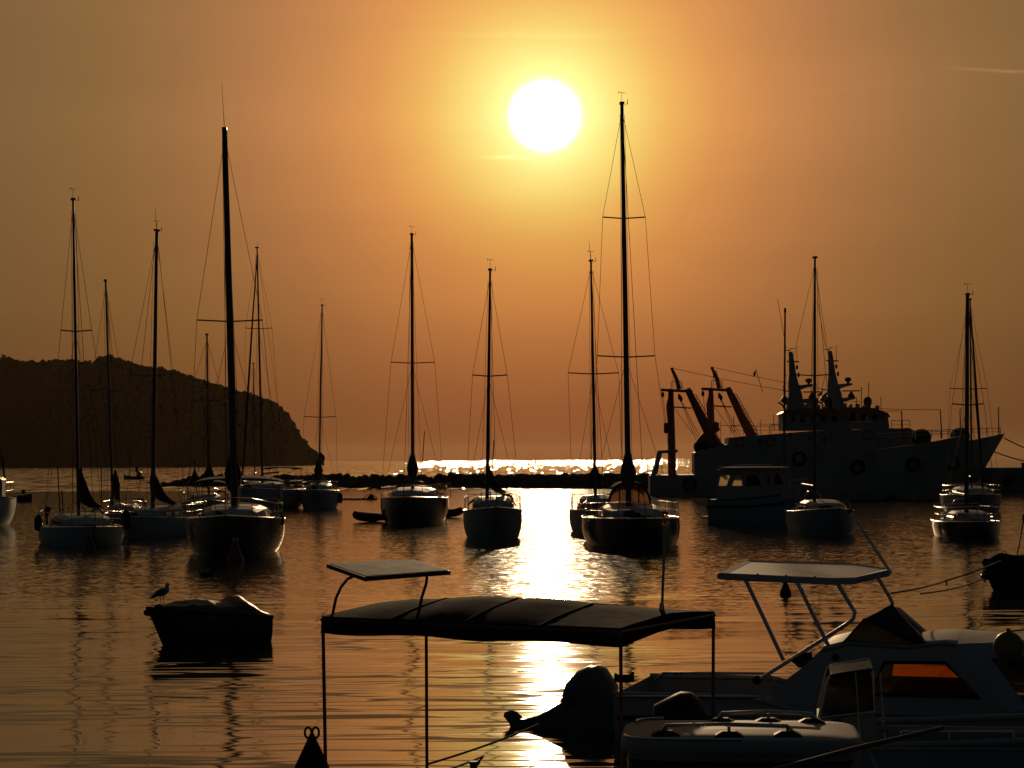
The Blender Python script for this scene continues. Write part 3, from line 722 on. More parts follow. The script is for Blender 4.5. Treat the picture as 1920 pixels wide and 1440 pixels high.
cone_buoy(1473, 1115, 1084, 22, PLAST, 'small dark cone buoy under the hard top of the motorboat')
cone_buoy(441, 1052, 1010, 34, RED, 'dark red cone buoy in front of the black-hulled yacht')
cone_buoy(168, 1028, 1000, 22, RED, 'dark red cone buoy at the bow of the leftmost sloop')
cone_buoy(1193, 1026, 990, 30, WHITE, 'pale cone buoy in front of the tallest-masted yacht')

# ------------------------------------------------------------------ trawlers
def trawler(label):
    dT = 181.0; o = at(1540, 0, dT + 3.4); o.z = 0
    fr = Fr(o, R(-2)); root = empty('fishing_trawler', o, R(-2)); tag(root, label, 'trawler', 'steel trawlers moored side by side')
    BW = 3.3
    S = lambda x, y, w=0: fr.S(x, y, w)
    s0, s1 = S(1296, 890, BW).x, S(1883, 817, 0).x; Lh = s1 - s0
    st = []
    sheer = [(0, 1.7), (.2, 1.75), (.38, 1.95), (.42, 3.0), (.55, 3.35), (.7, 3.7), (.85, 4.25), (1, 4.95)]
    def sh(u):
        for (a, b), (c, d) in zip(sheer, sheer[1:]):
            if u <= c: return b + (d - b) * (u - a) / (c - a)
        return sheer[-1][1]
    for i in range(25):
        u = i / 24; x = s0 + Lh * u
        hb = BW * (1 if u < .6 else max(.03, 1 - ((u - .6) / .4) ** 2.2)) * (.86 + .14 * min(1, u / .15))
        st.append((x, hb, sh(u), -1.2 if u < .8 else -1.2 + .0 * u, -(3.6 * max(0, (u - .8) / .2) ** 1.2)))
    make_hull(root, st, HULLP, n=14, p=.5, q=.75, top=1, ax='x', stripe=ORANGE, camber=.1, deckmat=ORANGE)
    # bow bulwark wave breaker, fore castle step
    mb = MB(); solid(mb, fr, [(1440, 845), (1442, 818), (1590, 806), (1668, 803), (1706, 803), (1716, 808), (1718, 850), (1440, 880)], 2.5, -2.5); mb.build('upper_deck_house', HULLP, root)
    wins = [[(x, 776), (x + 11, 775), (x + 11, 789), (x, 790)] for x in (1556, 1574, 1594, 1614, 1634)]
    wh = MB(); solid(wh, fr, [(1541, 806), (1547, 772), (1580, 768), (1664, 776), (1668, 804)], 2.2, 2.1, wins); solid(wh, fr, [(1541, 806), (1547, 772), (1580, 768), (1664, 776), (1668, 804)], -2.1, -2.2, [[(x + 4, 776), (x + 10, 775), (x + 10, 789), (x + 4, 790)] for x in (1620,)])
    p0, p1 = S(1544, 804, 2.1), S(1664, 804, 2.1); z1 = S(1600, 774, 2.1).z
    for xx in (p0.x, p1.x): wh.box((xx, 0, (p0.z + z1) / 2), (.12, 4.18, z1 - p0.z))
    whl = wh.build('wheelhouse', HULLP, root)
    for w in wins:
        MB().plate(fr.P([(w[0][0] + .5, w[0][1]), (w[1][0] - .5, w[1][1]), (w[2][0] - .5, w[2][1]), (w[3][0] + .5, w[3][1])], 2.15), [], XZ, -2.12, -2.16).build('window', GLASSD, whl)
    mb = MB(); solid(mb, fr, [(1540, 773), (1548, 768), (1580, 763), (1640, 765), (1664, 774), (1670, 782), (1664, 781), (1580, 771)], 2.5, -2.5); mb.build('wheelhouse_roof', ORANGE, root)
    rail_run(root, [S(x, y, w) for x, y, w in ((1586, 766, 1.8), (1606, 766, 1.8), (1626, 766, 1.8))], .6, 'roof_rail', .02)
    # main mast: tapering faired tower with two radar platforms
    mt = MB()
    prof = [(1567, 768, 34, .9), (1566, 752, 24, .75), (1565, 735, 20, .6), (1562, 722, 17, .5), (1560, 700, 11, .36), (1557, 664, 7, .2), (1556, 658, 6, .16)]
    s = dT / F; rings = []
    for (x, y, wpx, yy) in prof:
        c = S(x, y, 0); h = wpx * s * .62
        rings.append([c + Vector((h * math.cos(a), yy * math.sin(a), 0)) for a in [k * math.pi / 4 for k in range(8)]])
    mt.loft(rings); mast = mt.build('mast', HULLP, root)
    for (xa, y, xb) in ((1564, 722, 1598), (1566, 748, 1604)):
        mb = MB(); solid(mb, fr, [(xa, y - 1), (xb, y - 4), (xb, y), (xb - 12, y + 3), (xa + 8, y + 8), (xa, y + 14)], .35, -.35); mb.build('radar_platform', HULLP, mast)
    mb = MB(); c = S(1590, 714, 0); mb.lathe([(.16, -.35), (.1, -.1), (.26, 0), (.3, .2), (.1, .3)], c, 10); mb.build('search_light', RUB, mast)
    mb = MB(); c = S(1596, 742, 0); mb.lathe([(.28, -.3), (.3, 0), (.16, .2), (.1, .35)], c, 10); mb.box(c + Vector((0, 0, .42)), (1.5, .12, .1)); mb.build('radar_scanner', RUB, mast)
    mb = MB()
    mb.tube([S(1549, 676), S(1572, 677)], .06, 6); mb.tube([S(1546, 655), S(1556, 656)], .04, 6); mb.tube([S(1553, 653), S(1562, 652)], .04, 5); mb.tube([S(1568, 676), S(1568, 647)], .025, 5)
    mb.tube([S(1540, 730), S(1556, 732)], .05, 5); mb.build('yard', HULLP, mast)
    for x, y in ((1568, 687), (1571, 701)): MB().blob(S(x, y), (.11, .11, .22), 8, 6).build('signal_light', ORANGE, mast)
    # exhaust stacks / whale-back horns
    for dx in (0,):
        MB().tube([S(1567, 765), S(1556, 755), S(1546, 748), S(1540, 744)], [.28, .26, .3, .34], 8).build('ventilator', HULLP, root)
        MB().tube([S(1548, 770, .6), S(1541, 757, .6), S(1533, 752, .6)], [.07, .07, .07], 6).build('exhaust_pipe', SPAR, root)
    MB().lathe([(.24, -.75), (.24, -.2), (.34, 0), (.36, .35), (.22, .55), (.05, .6)], S(1627, 757), 12).build('horn_drum', RUB, root)
    MB().lathe([(.1, -.3), (.2, -.05), (.2, .12), (.05, .2)], S(1645, 764), 10).build('life_raft_light', CREAM, root)
    for (x, y0, y1) in ((1615, 765, 726), (1629, 750, 717)): MB().tube([S(x, y0), S(x, y1)], .035, 6).build('antenna', SPAR, root)
    # foredeck
    rail_run(root, [S(1716, 822, 1.6), S(1742, 822, 1.6), S(1764, 821, 1.5), S(1785, 821, 1.3)], .55, 'deck_rail', .03)
    rail_run(root, [S(1790, 820, 1.2), S(1820, 818, 1.0), S(1850, 817, .7), S(1876, 816, .3)], .62, 'bow_rail', .035)
    MB().tube([S(1766, 822), S(1763, 768)], [.06, .045], 6).build('fore_mast', SPAR, root)
    MB().tube([S(1873, 817), S(1872, 768)], [.06, .04], 6).build('jack_staff', SPAR, root)
    MB().blob(S(1872, 765), (.08, .08, .1), 7, 5).build('anchor_light', CREAM, root)
    mb = MB(); c = S(1800, 818); mb.lathe([(.5, -.6), (.5, .6)], c, 12, Vector((0, 1, 0))); mb.lathe([(.75, -.68), (.75, -.55)], c, 14, Vector((0, 1, 0))); mb.lathe([(.75, .55), (.75, .68)], c, 14, Vector((0, 1, 0))); mb.build('anchor_winch', RUB, root)
    for (x, y) in ((1557, 800), (1593, 806), (1620, 810), (1500, 812)): MB().lathe([(.17, -.03), (.17, .03)], S(x, y + 12, BW + .0), 12, Vector((0, 1, 0))).build('porthole', RUB, root)
    # stern gallows (gantry)
    g = MB()
    for w in (1.5, -1.5):
        g.tube([S(1336, 902, w), S(1334, 800, w), S(1333, 728, w)], [.34, .28, .2], 8)
        g.tube([S(1364, 727, w), S(1392, 785, w), S(1424, 845, w)], [.24, .36, .5], 8)
    gan = g.build('gallows', ORANGE, root)
    for w in (1.5, -1.5): MB().tube([S(1315, 729, w), S(1373, 732, w)], .12, 6).build('cross_beam', ORANGE, gan)
    for x in (1333, 1364): MB().tube([S(x, 729, 1.5), S(x, 729, -1.5)], .13, 6).build('cross_beam', ORANGE, gan)
    MB().tube([S(1339, 761), S(1372, 763)], .06, 6).build('brace', ORANGE, gan)
    MB().tube([S(1349, 728), S(1342, 705), S(1334, 688)], [.2, .15, .12], 8).build('derrick', ORANGE, gan)
    mb = MB()
    for x, y in ((1318, 738), (1349, 742), (1352, 746)): mb2 = MB(); mb2.blob(S(x, y), (.14, .14, .26), 8, 6); mb2.build('block', RUB, gan)
    rail_run(gan, [S(1334, 727, .6), S(1344, 727, .6), S(1354, 727, .6)], .6, 'ladder_rail', .03)
    ld_ = MB()
    ld_.tube([S(1376, 738, 1.7), S(1400, 780, 1.7), S(1424, 828, 1.7)], .035, 5); ld_.tube([S(1380, 738, 1.1), S(1404, 780, 1.1), S(1428, 828, 1.1)], .035, 5)
    for k in range(12): a = S(1376, 738, 1.7).lerp(S(1424, 828, 1.7), k / 12); b = S(1380, 738, 1.1).lerp(S(1428, 828, 1.1), k / 12); ld_.tube([a, b], .025, 4)
    ld_.build('ladder', ORANGE, gan)
    # aerial wires and tackle lines
    for (a, b) in ((S(1334, 688), S(1544, 730)), (S(1349, 742), S(1395, 830, .4)), (S(1346, 735), S(1380, 822, .5)), (S(1318, 738), S(1324, 790)), (S(1339, 762), S(1375, 812, .5)), (S(1337, 700), S(1337, 728)), (S(1357, 727), S(1336, 688)), (S(1541, 731), S(1548, 700)), (S(1548, 652), S(1532, 560)), (S(1763, 768), S(1650, 766)), (S(1352, 748), S(1386, 824)), (S(1422, 795), S(1462, 795)), (S(1426, 786), S(1426, 830))):
        MB().tube(sag(a, b, (a - b).length * .008, 6), .022, 5).build('cable', WIRE, root)
    fl = MB(); fl.tube([S(1430, 735), S(1417, 692)], .03, 5); fl.build('ensign_staff', SPAR, root)
    MB().loft([[S(1417 - 1.5 * k, 694 + 1.6 * k + (0 if j == 0 else 9), .05 * math.sin(k)) for j in (0, 1)] for k in range(4)], caps=False, closed=False).build('ensign', CANB, root)
    rail_run(root, [S(x, 813, 2.4) for x in (1446, 1470, 1494, 1518, 1538)], .75, 'upper_rail', .03)
    rail_run(root, [S(x, 804, 2.4) for x in (1672, 1690, 1706)], .7, 'upper_rail', .03)
    rn = random.Random(11)
    for k in range(9):
        x = 1385 + k * 7; MB().blob(S(x, 838 - rn.uniform(0, 5), rn.uniform(-1, 1.5)), (.5, .6, rn.uniform(.25, .5)), 8, 6, .6, k).build('net_pile', CANB, root)
    for k in range(6):
        x = 1556 + k * 13; MB().box(S(x, 764 - rn.uniform(0, 3), rn.uniform(-1, 1)), (rn.uniform(.2, .5), .4, rn.uniform(.25, .7)), bev=.04).build('roof_locker', HULLP, root)
    for (x, y, h) in ((1452, 808, 30), (1476, 808, 18), (1652, 768, 24), (1604, 764, 20)): MB().tube([S(x, y, .5), S(x + rn.uniform(-3, 3), y - h, .5)], .03, 5).build('whip_antenna', SPAR, root)
    MB().tube([S(1333, 729, 0), S(1326, 760, 0), S(1330, 800, 0)], .09, 6).build('hoist_arm', ORANGE, gan)
    MB().box(S(1326, 800, 1.2), (.5, .4, .9), bev=.08).build('warp_block', RUB, gan)
    for (x, y, r_) in ((1700, 812, .38), (1462, 826, .36), (1520, 824, .36)):
        p = S(x, y, 2.56); MB().tube([p + Vector((r_ * math.cos(a), 0, r_ * math.sin(a))) for a in [q * math.pi / 8 for q in range(17)]], .08, 6).build('life_ring', ORANGE, root)
    for x in (1480, 1545, 1600, 1660, 1720): MB().tube([S(x, 850 if x < 1700 else 838, BW + .02), S(x, 905, BW + .02)], .035, 5).build('hull_rib', HULLP, root)
    # net drum, folded crane, work deck clutter
    c = S(1397, 850, 0)
    mb = MB(); mb.lathe([(1.0, -1.5), (1.45, -1.4), (1.5, -1.2), (1.15, -1.1), (1.3, -.4), (1.25, .5), (1.15, 1.1), (1.5, 1.2), (1.5, 1.4)], c, 22, Vector((0, 1, 0))); mb.build('net_drum', CANB, root)
    mb = MB(); solid(mb, fr, [(1378, 846), (1390, 842), (1415, 836), (1440, 830), (1440, 895), (1378, 895)], 2.3, -2.3); mb.build('shelter_deck', HULLP, root)
    stn = MB()
    for w in (2.6, -2.6): stn.tube([S(1300, 896, w), S(1313, 845, w), S(1345, 843, w)], [.24, .2, .14], 7)
    stn.build('stern_arch', HULLP, root)
    rail_run(root, [S(1300, 884, 2.8), S(1318, 884, 2.8), S(1336, 884, 2.8)], .9, 'stern_rail', .03)
    for (x, y) in ((1370, 905), (1480, 905), (1574, 857), (1683, 873), (1786, 868)):
        mb = MB(); rr = .5
        p = S(x, y, BW + .18 if x < 1700 else BW * .8)
        mb.tube([p + Vector((rr * math.cos(a), 0, rr * math.sin(a))) for a in [k * math.pi / 8 for k in range(17)]], .17, 7); mb.build('tyre', RUB, root)
    return root, fr
T2, frT = trawler('rear steel trawler, its white wheelhouse and high raked bow standing clear at the right')
def crane(root, fr):
    S = fr.S; s = MB()
    s.tube([S(1325, 890), S(1322, 815)], [.75, .5], 10); cr = s.build('deck_crane', ORANGE, root)
    MB().tube([S(1322, 800, .3), S(1336, 795, .3), S(1340, 787, .3)], [.3, .34, .2], 8).build('crane_arm', ORANGE, cr)
    mb = MB(); solid(mb, fr, [(1302, 838), (1300, 822), (1322, 796), (1341, 790), (1346, 802), (1330, 812), (1312, 832), (1314, 838)], .35, -.35, [[(1308, 829), (1320, 816), (1322, 818), (1310, 831)]]); mb.build('crane_jib', ORANGE, cr)
    for (x, y) in ((1306, 838), (1322, 814)): MB().lathe([(.12, -.5), (.12, .5)], S(x, y), 8, Vector((0, 1, 0))).build('pivot', RUB, cr)
def copy_tree(o, parent=None):
    c = o.copy(); COL.objects.link(c)
    if parent is not None: c.parent = parent
    for ch in [q for q in bpy.data.objects if q.parent == o]: copy_tree(ch, c)
    return c
T1 = copy_tree(T2)
T1.location = T2.location + Vector((-97 * 181 / F, -7.6, 0)); T1.scale = (.965,) * 3
T1['label'] = 'nearer steel trawler with its gallows and crane standing just right of the tallest yacht'
for q in [q for q in bpy.data.objects if q.parent == T1 and q.name.startswith('net_drum')]: bpy.data.objects.remove(q)
crane(T1, Fr(T1.location + Vector((0, 0, 0)), R(-2)))
MB().plate(frT.P([(1510, 776), (1512, 748), (1532, 746), (1534, 776)], 0), [], XZ, -.5, .5).build('funnel', GREYB, T2)
# cormorant-like birds on the trawler masts
def small_bird(p, s, label, grp, m=DARKF, fly=1):
    o = empty('bird', p); tag(o, label, 'bird', grp)
    MB().tube([(-.30 * s * fly, 0, .16 * s), (-.12 * s * fly, 0, .2 * s), (.05 * s * fly, 0, .3 * s), (.12 * s * fly, 0, .42 * s), (.16 * s * fly, 0, .52 * s), (.28 * s * fly, 0, .5 * s)], [.02 * s, .08 * s, .10 * s, .05 * s, .05 * s, .01 * s], 8).build('body', m, o)
    mb = MB(); mb.tube([(0, .02 * s, 0), (0, .02 * s, .2 * s)], .012 * s, 4); mb.build('leg', m, o)
for (x, y, w, lab) in ((1538, 741, -7, 'dark bird perched on the ventilator between the two trawler masts'), (1549, 741, -7, 'dark bird perched left of the rear trawler mast')):
    small_bird(at(x, y + 4, 181), 1.0, lab, 'birds on the trawlers', fly=1)
for (x, y, lab) in ((884, 888, 'tiny bird on the breakwater left of the round white sloop mast'), (1030, 891, 'tiny bird on the breakwater in the middle of the glare'), (670, 896, 'tiny bird on the breakwater near the dark floating boom'), (682, 896, 'tiny bird on the breakwater just left of the broad dark sloop'), (722, 896, 'tiny bird on the breakwater beside the lantern-shaped sail bundle'), (574, 897, 'tiny bird on the breakwater left of the small white sloop')):
    small_bird(at(x, y + 6, 241), .8, lab, 'birds on the breakwater')
# quay lines of the trawler
def rope(a, b, s, r, label, m=ROPE): return line(sag(a, b, s), r, m, 'mooring_rope', label, 'rope', 'mooring ropes')
rope(at(1882, 821, 184), at(1990, 868, 184), .1, .05, 'upper mooring rope from the trawler bow towards the quay')
rope(at(1862, 846, 184), at(1990, 872, 184), .3, .05, 'lower mooring rope from the trawler bow towards the quay')

# ------------------------------------------------------------------ cabin motorboat in front of the trawlers
def cabin_boat():
    d = water_d(1400, 984); o = at(1412, 0, d + 1.4); o.z = 0
    fr = Fr(o, R(-14)); S = fr.S; root = empty('cabin_motorboat', o, R(-14)); tag(root, 'cabin motorboat with amber lit windows moored right in front of the trawlers', 'motorboat')
    x0 = S(1327, 940, 1.2).x; x1 = S(1520, 920, 0).x; st = []
    zs = S(1400, 938, 1.25).z
    for i in range(17):
        u = i / 16; hb = 1.3 * (1 if u < .5 else max(.02, 1 - ((u - .5) / .5) ** 2.3)); st.append((x0 + (x1 - x0) * u, hb, zs * (1 + .45 * u ** 2.2), -.4, -.7 * max(0, (u - .75) / .25)))
    make_hull(root, st, GREYB, n=12, p=.5, q=.8, ax='x', stripe=RUB)
    MB().tube([S(1325, 950, 1.34), S(1400, 950, 1.34), S(1470, 944, 1.2)], .05, 6).build('rubbing_strake', RUB, root)
    # cabin: two walls with window openings
    wl = [(1344, 938), (1346, 884), (1356, 880), (1462, 880), (1476, 912), (1500, 922), (1500, 936)]
    wins = [[(1347, 911), (1351, 891), (1370, 891), (1362, 911)], [(1372, 911), (1380, 891), (1389, 891), (1392, 911)], [(1398, 911), (1400, 891), (1420, 891), (1428, 911)], [(1438, 909), (1434, 889), (1447, 889), (1443, 909)], [(1450, 909), (1453, 889), (1461, 889), (1470, 909)]]
    A = MB()
    pl = fr.P(wl, 1.05); ph = [fr.P(h, 1.05) for h in wins]
    A.plate(pl, ph, XZ, -1.05, -.99); A.plate(pl, [fr.P([(1346, 911), (1346, 887), (1430, 887), (1436, 911)], 1.05)], XZ, .99, 1.05)
    zt = pl[2][1]; zb = pl[0][1]
    A.box((pl[0][0], 0, (zb + zb * 0 + (zb + (zt - zb) * .35)) / 2), (.06, 1.98, (zt - zb) * .35)); A.box((pl[0][0], 0, zt - .08), (.06, 1.98, .16))
    c = A.build('cabin', CREAM, root)
    for h in ph[:2] + ph[3:]: MB().plate(h, [], XZ, -1.03, -1.01).build('window', (CURT if h in ph[:2] else GLASSC) if h is not ph[4] else GLASSD, c)
    MB().plate(ph[2], [], XZ, -1.02, -1.0).build('window', RUB, c)
    MB().box(((pl[2][0] + pl[3][0]) / 2, 0, zt + .05), (pl[3][0] - pl[2][0] + .35, 2.5, .09), bev=.03).build('cabin_roof', CREAM, root)
    MB().tube([(pl[2][0] + .3, -1.1, zt + .14), (pl[2][0] + .9, -1.1, zt + .2), (pl[3][0] - .4, -1.1, zt + .2)], .02, 6).build('roof_rail', STEEL, root)
    mb = MB(); p = S(1322, 970, .9); mb.box((x0 - .15, 0, p.z), (.5, 1.9, .06), bev=.02); mb.build('swim_platform', TEAK, root)
    dd = d + 1.4
    m = MB().tube([fr.W(1470, 878, dd), fr.W(1472, 584, dd)], [.055, .04], 8).build('mast', SPAR, root)
    MB().box(fr.W(1472, 582, dd), (.1, .12, .22), bev=.02).build('masthead_light', PLAST, m)
    rail_run(root, [S(1480, 922, .9), S(1500, 920, .6), S(1516, 918, .1)], .5, 'bow_rail', .015)
cabin_boat()

# ------------------------------------------------------------------ boats at the far left edge and out at sea
def left_boat():
    d = water_d(10, 990); o = at(-34, 0, d + 3); o.z = 0; fr = Fr(o, R(8)); root = empty('fishing_boat', o, R(8))
    tag(root, 'work boat cut off by the left edge of the picture with a small mast frame', 'fishing boat')
    B = 2 * (28 + 34) * (d + 3) / F * .95; zs = 3 - (936 - 868) * (d + 3) / F
    make_hull(root, sail_stations(8, B, zs, sternw=.9), WHITE, stripe=RUB)
    MB().box((.1, .6, zs + .5), (1.9, 2.4, 1.1), bev=.12).build('wheelhouse', GREYB, root)
    mb = MB()
    for s in (-.55, .75): mb.tube([(s + .3, .8, zs + 1.0), (s * .6 + .45, .8, zs + 2.1)], .05, 6)
    mb.tube([(-.1, .8, zs + 2.05), (1.05, .8, zs + 2.05)], .05, 6); mb.build('mast_frame', SPAR, root)
    MB().lathe([(.1, 0), (.16, .1), (.14, .3)], (.55, .8, zs + 2.1), 8).build('lamp', RUB, root)
    rail_run(root, [(1.25, -.6, zs), (1.3, 1.0, zs), (1.25, 3.2, zs)], .8, 'guard_rail', .02)
left_boat()
def skiff(px, py, wpx, label, yaw=0):
    d = water_d(px, py); o = at(px, py, d); o.z = 0; s = d / F; root = empty('skiff', o, yaw); tag(root, label, 'rowing boat')
    Lb = wpx * s; st = []
    for i in range(11):
        u = i / 10; st.append((-Lb / 2 + Lb * u, .55 * (1 if u < .5 else max(.03, 1 - ((u - .5) / .5) ** 2)) , .42 + .18 * u ** 2, -.15, -.2 * max(0, u - .7)))
    make_hull(root, st, BLACK, n=10, ax='x')
    return root, s
sk, s_ = skiff(44, 940, 33, 'tiny dark skiff with a seated figure-like box near the left edge')
sk['label'] = 'tiny dark skiff floating just right of the boat at the left edge'
MB().box((.0, 0, .75), (.3, .3, .35), bev=.08).build('outboard_motor', RUB, sk)
def far_boat():
    d = water_d(252, 899); o = at(252, 899, d); o.z = 0; s = d / F; root = empty('fishing_boat', o)
    tag(root, 'tiny fishing boat far out under the headland beyond the left yachts', 'fishing boat')
    Lb = 40 * s; st = []
    for i in range(13):
        u = i / 12; st.append((Lb / 2 - Lb * u, .8 * (1 if u < .6 else max(.03, 1 - ((u - .6) / .4) ** 2)), .5 + .28 * u ** 3, -.3, .3 * max(0, u - .7)))
    make_hull(root, st, BLACK, n=10, ax='x')
    MB().box((.9 * Lb / 4, 0, .9), (.8, .8, .9), bev=.08).build('wheelhouse', GREYB, root)
    m = MB(); m.tube([(Lb * .1, 0, .5), (Lb * .12, 0, 2.6)], .04, 6); m.build('mast', SPAR, root)
    MB().tube([(-Lb * .22, 0, .5), (-Lb * .21, 0, 2.0)], .04, 6).build('mast', SPAR, root)
    MB().blob((Lb * .1, 0, 1.7), (.28, .2, .5), 7, 5, .3).build('sail_bundle', CANB, root)
far_boat()
def inflatable(px, py, wpx, label, yaw=0, motor=False):
    d = water_d(px, py); o = at(px, py, d); o.z = 0; s = d / F; root = empty('inflatable_dinghy', o, yaw); tag(root, label, 'dinghy', 'inflatable dinghies beside the broad dark sloop')
    L = wpx * s; t = MB(); r = .2
    pts = [(-L / 2, .5, .2), (0, .52, .2), (L * .3, .42, .24), (L * .45, .2, .3), (L * .5, 0, .34), (L * .45, -.2, .3), (L * .3, -.42, .24), (0, -.52, .2), (-L / 2, -.5, .2)]
    t.tube(pts, [r * .5] + [r] * 7 + [r * .5], 10); t.build('tube', RUB, root)
    MB().box((-.1, 0, .1), (L * .8, .8, .08)).build('floor', RUB, root); MB().box((-L * .4, 0, .3), (.06, .8, .4)).build('transom', PLAST, root)
    if motor: MB().tube([(-L * .45, 0, .3), (-L * .47, 0, .75), (-L * .38, 0, .95)], [.07, .1, .12], 8).build('outboard_motor', PLAST, root)
inflatable(700, 978, 66, 'dark inflatable dinghy poking out left of the broad dark sloop', R(170))
inflatable(838, 970, 50, 'dark inflatable dinghy with outboard right of the broad dark sloop', R(0), True)

# ------------------------------------------------------------------ tarp-covered tender with gull
def tender():
    d = water_d(380, 1209); o = at(384, 0, d + .3); o.z = 0; yaw = R(33)
    fr = Fr(o, yaw); root = empty('covered_tender', o, yaw); tag(root, 'dark open boat under a crumpled ridge tarpaulin with a gull on its bow', 'rowing boat')
    s = d / F; L = 2.06; st = []
    for i in range(19):                       # bow at -x (left, turned toward the camera)
        u = i / 18; hb = .58 * (max(.02, 1 - (1 - u / .6) ** 2.2) if u < .6 else 1 - .25 * ((u - .6) / .4) ** 2)
        z = .45 + .17 * (1 - u) ** 1.7 - .10 * max(0, u - .6); st.append((-L / 2 + L * u, hb, z, -.16, .34 * max(0, 1 - u / .35)))
    rg = make_hull(root, st, BLACK, n=16, p=.6, q=.85, ax='x', stripe=RUB, camber=.02)
    # tarpaulin over two ridge humps
    rows = []
    for i in range(25):
        u = .10 + .90 * i / 24; k = min(17, int(u * 18)); f = u * 18 - k
        a = rg[k][0].lerp(rg[k + 1][0], f); b = rg[k][-1].lerp(rg[k + 1][-1], f)
        h = .04 + .17 * math.exp(-((u - .46) / .27) ** 2) + .23 * math.exp(-((u - .78) / .12) ** 2)
        row = []
        for j in range(13):
            t = j / 12; p = a.lerp(b, t); q = 1 - abs(t - .5) * 2
            p = p + Vector((0, (t - .5) * .06, .02 + h * q ** .42 + .03 * noise.noise(Vector((u * 14, t * 5, 2))) * (q > 0) + .015 * noise.noise(Vector((u * 37, t * 11, 5)))))
            if j in (0, 12): p.z -= .05
            row.append(p)
        rows.append(row)
    MB().loft(rows, caps=False, closed=False).build('tarpaulin', TARP, root)
    mb = MB(); mb.tube([(L * .20, -.02, .62), (L * .28, 0, .76), (L * .40, .02, .60), (L * .5, .02, .44)], .02, 6); mb.build('ridge_pole', WOODS, root)
    p = rg[0][0]; MB().blob((-L / 2 + .02, 0, .55), (.09, .09, .06), 8, 6).build('bow_fender', RUB, root)
    MB().box((L / 2 + .02, .1, .28), (.05, .22, .14), bev=.01).build('motor_bracket', TEAK, root)
    for x in (-.3, .35): MB().blob((x, -.60, .2), (.07, .05, .11), 8, 6).build('side_fender', RUB, root)
    # gull
    dg = d - .35; g = at(303, 1129, dg); go = empty('seagull', g, R(0)); tag(go, 'seagull standing on the bow of the tarpaulin-covered boat', 'seagull')
    q = dg / F
    G = lambda px, py, w=0: Vector(((px - 303) * q, w, (1129 - py) * q))
    b = MB(); b.tube([G(281, 1122), G(287, 1119), G(293, 1114), G(300, 1111.5), (G(306.5, 1110)), G(312, 1106.5), G(313.2, 1101.5), G(313, 1097.5), G(314.5, 1095.5), G(316.2, 1096.2), G(319.2, 1097.5)], [.004, .022, .043, .062, .066, .052, .036, .028, .029, .018, .003], 12, flat=.85)
    b.build('body', FEATH, go)
    w = MB()
    w.tube([G(310, 1107, -.055), G(301, 1111, -.062), G(291, 1117, -.04), G(280, 1123, -.01)], [.02, .038, .024, .004], 8, flat=.35); w.build('wing', DARKF, go)
    MB().tube([G(315.5, 1096), G(320, 1097.6)], [.010, .003], 6).build('beak', BEAK, go)
    for x in (300.5, 306): l = MB(); l.tube([G(x, 1117, -.01), G(x + .6, 1124), G(x, 1129.5)], .005, 5); l.tube([G(x, 1129.5), G(x + 3, 1129.7)], .005, 5); l.build('leg', BEAK, go)
tender()
def duck(px, py, label):
    d = water_d(px, py); c = at(px, py, d); c.z = 0; o = empty('swimming_bird', c); tag(o, label, 'bird')
    MB().tube([(-.2, 0, .07), (-.12, 0, .05), (0, 0, .05), (.1, 0, .06), (.14, 0, .13), (.15, 0, .19), (.18, 0, .20), (.23, 0, .19)], [.01, .06, .09, .06, .035, .035, .03, .005], 10).build('body', DARKF, o)
duck(388, 1080, 'small dark bird swimming above the tarpaulin-covered boat')

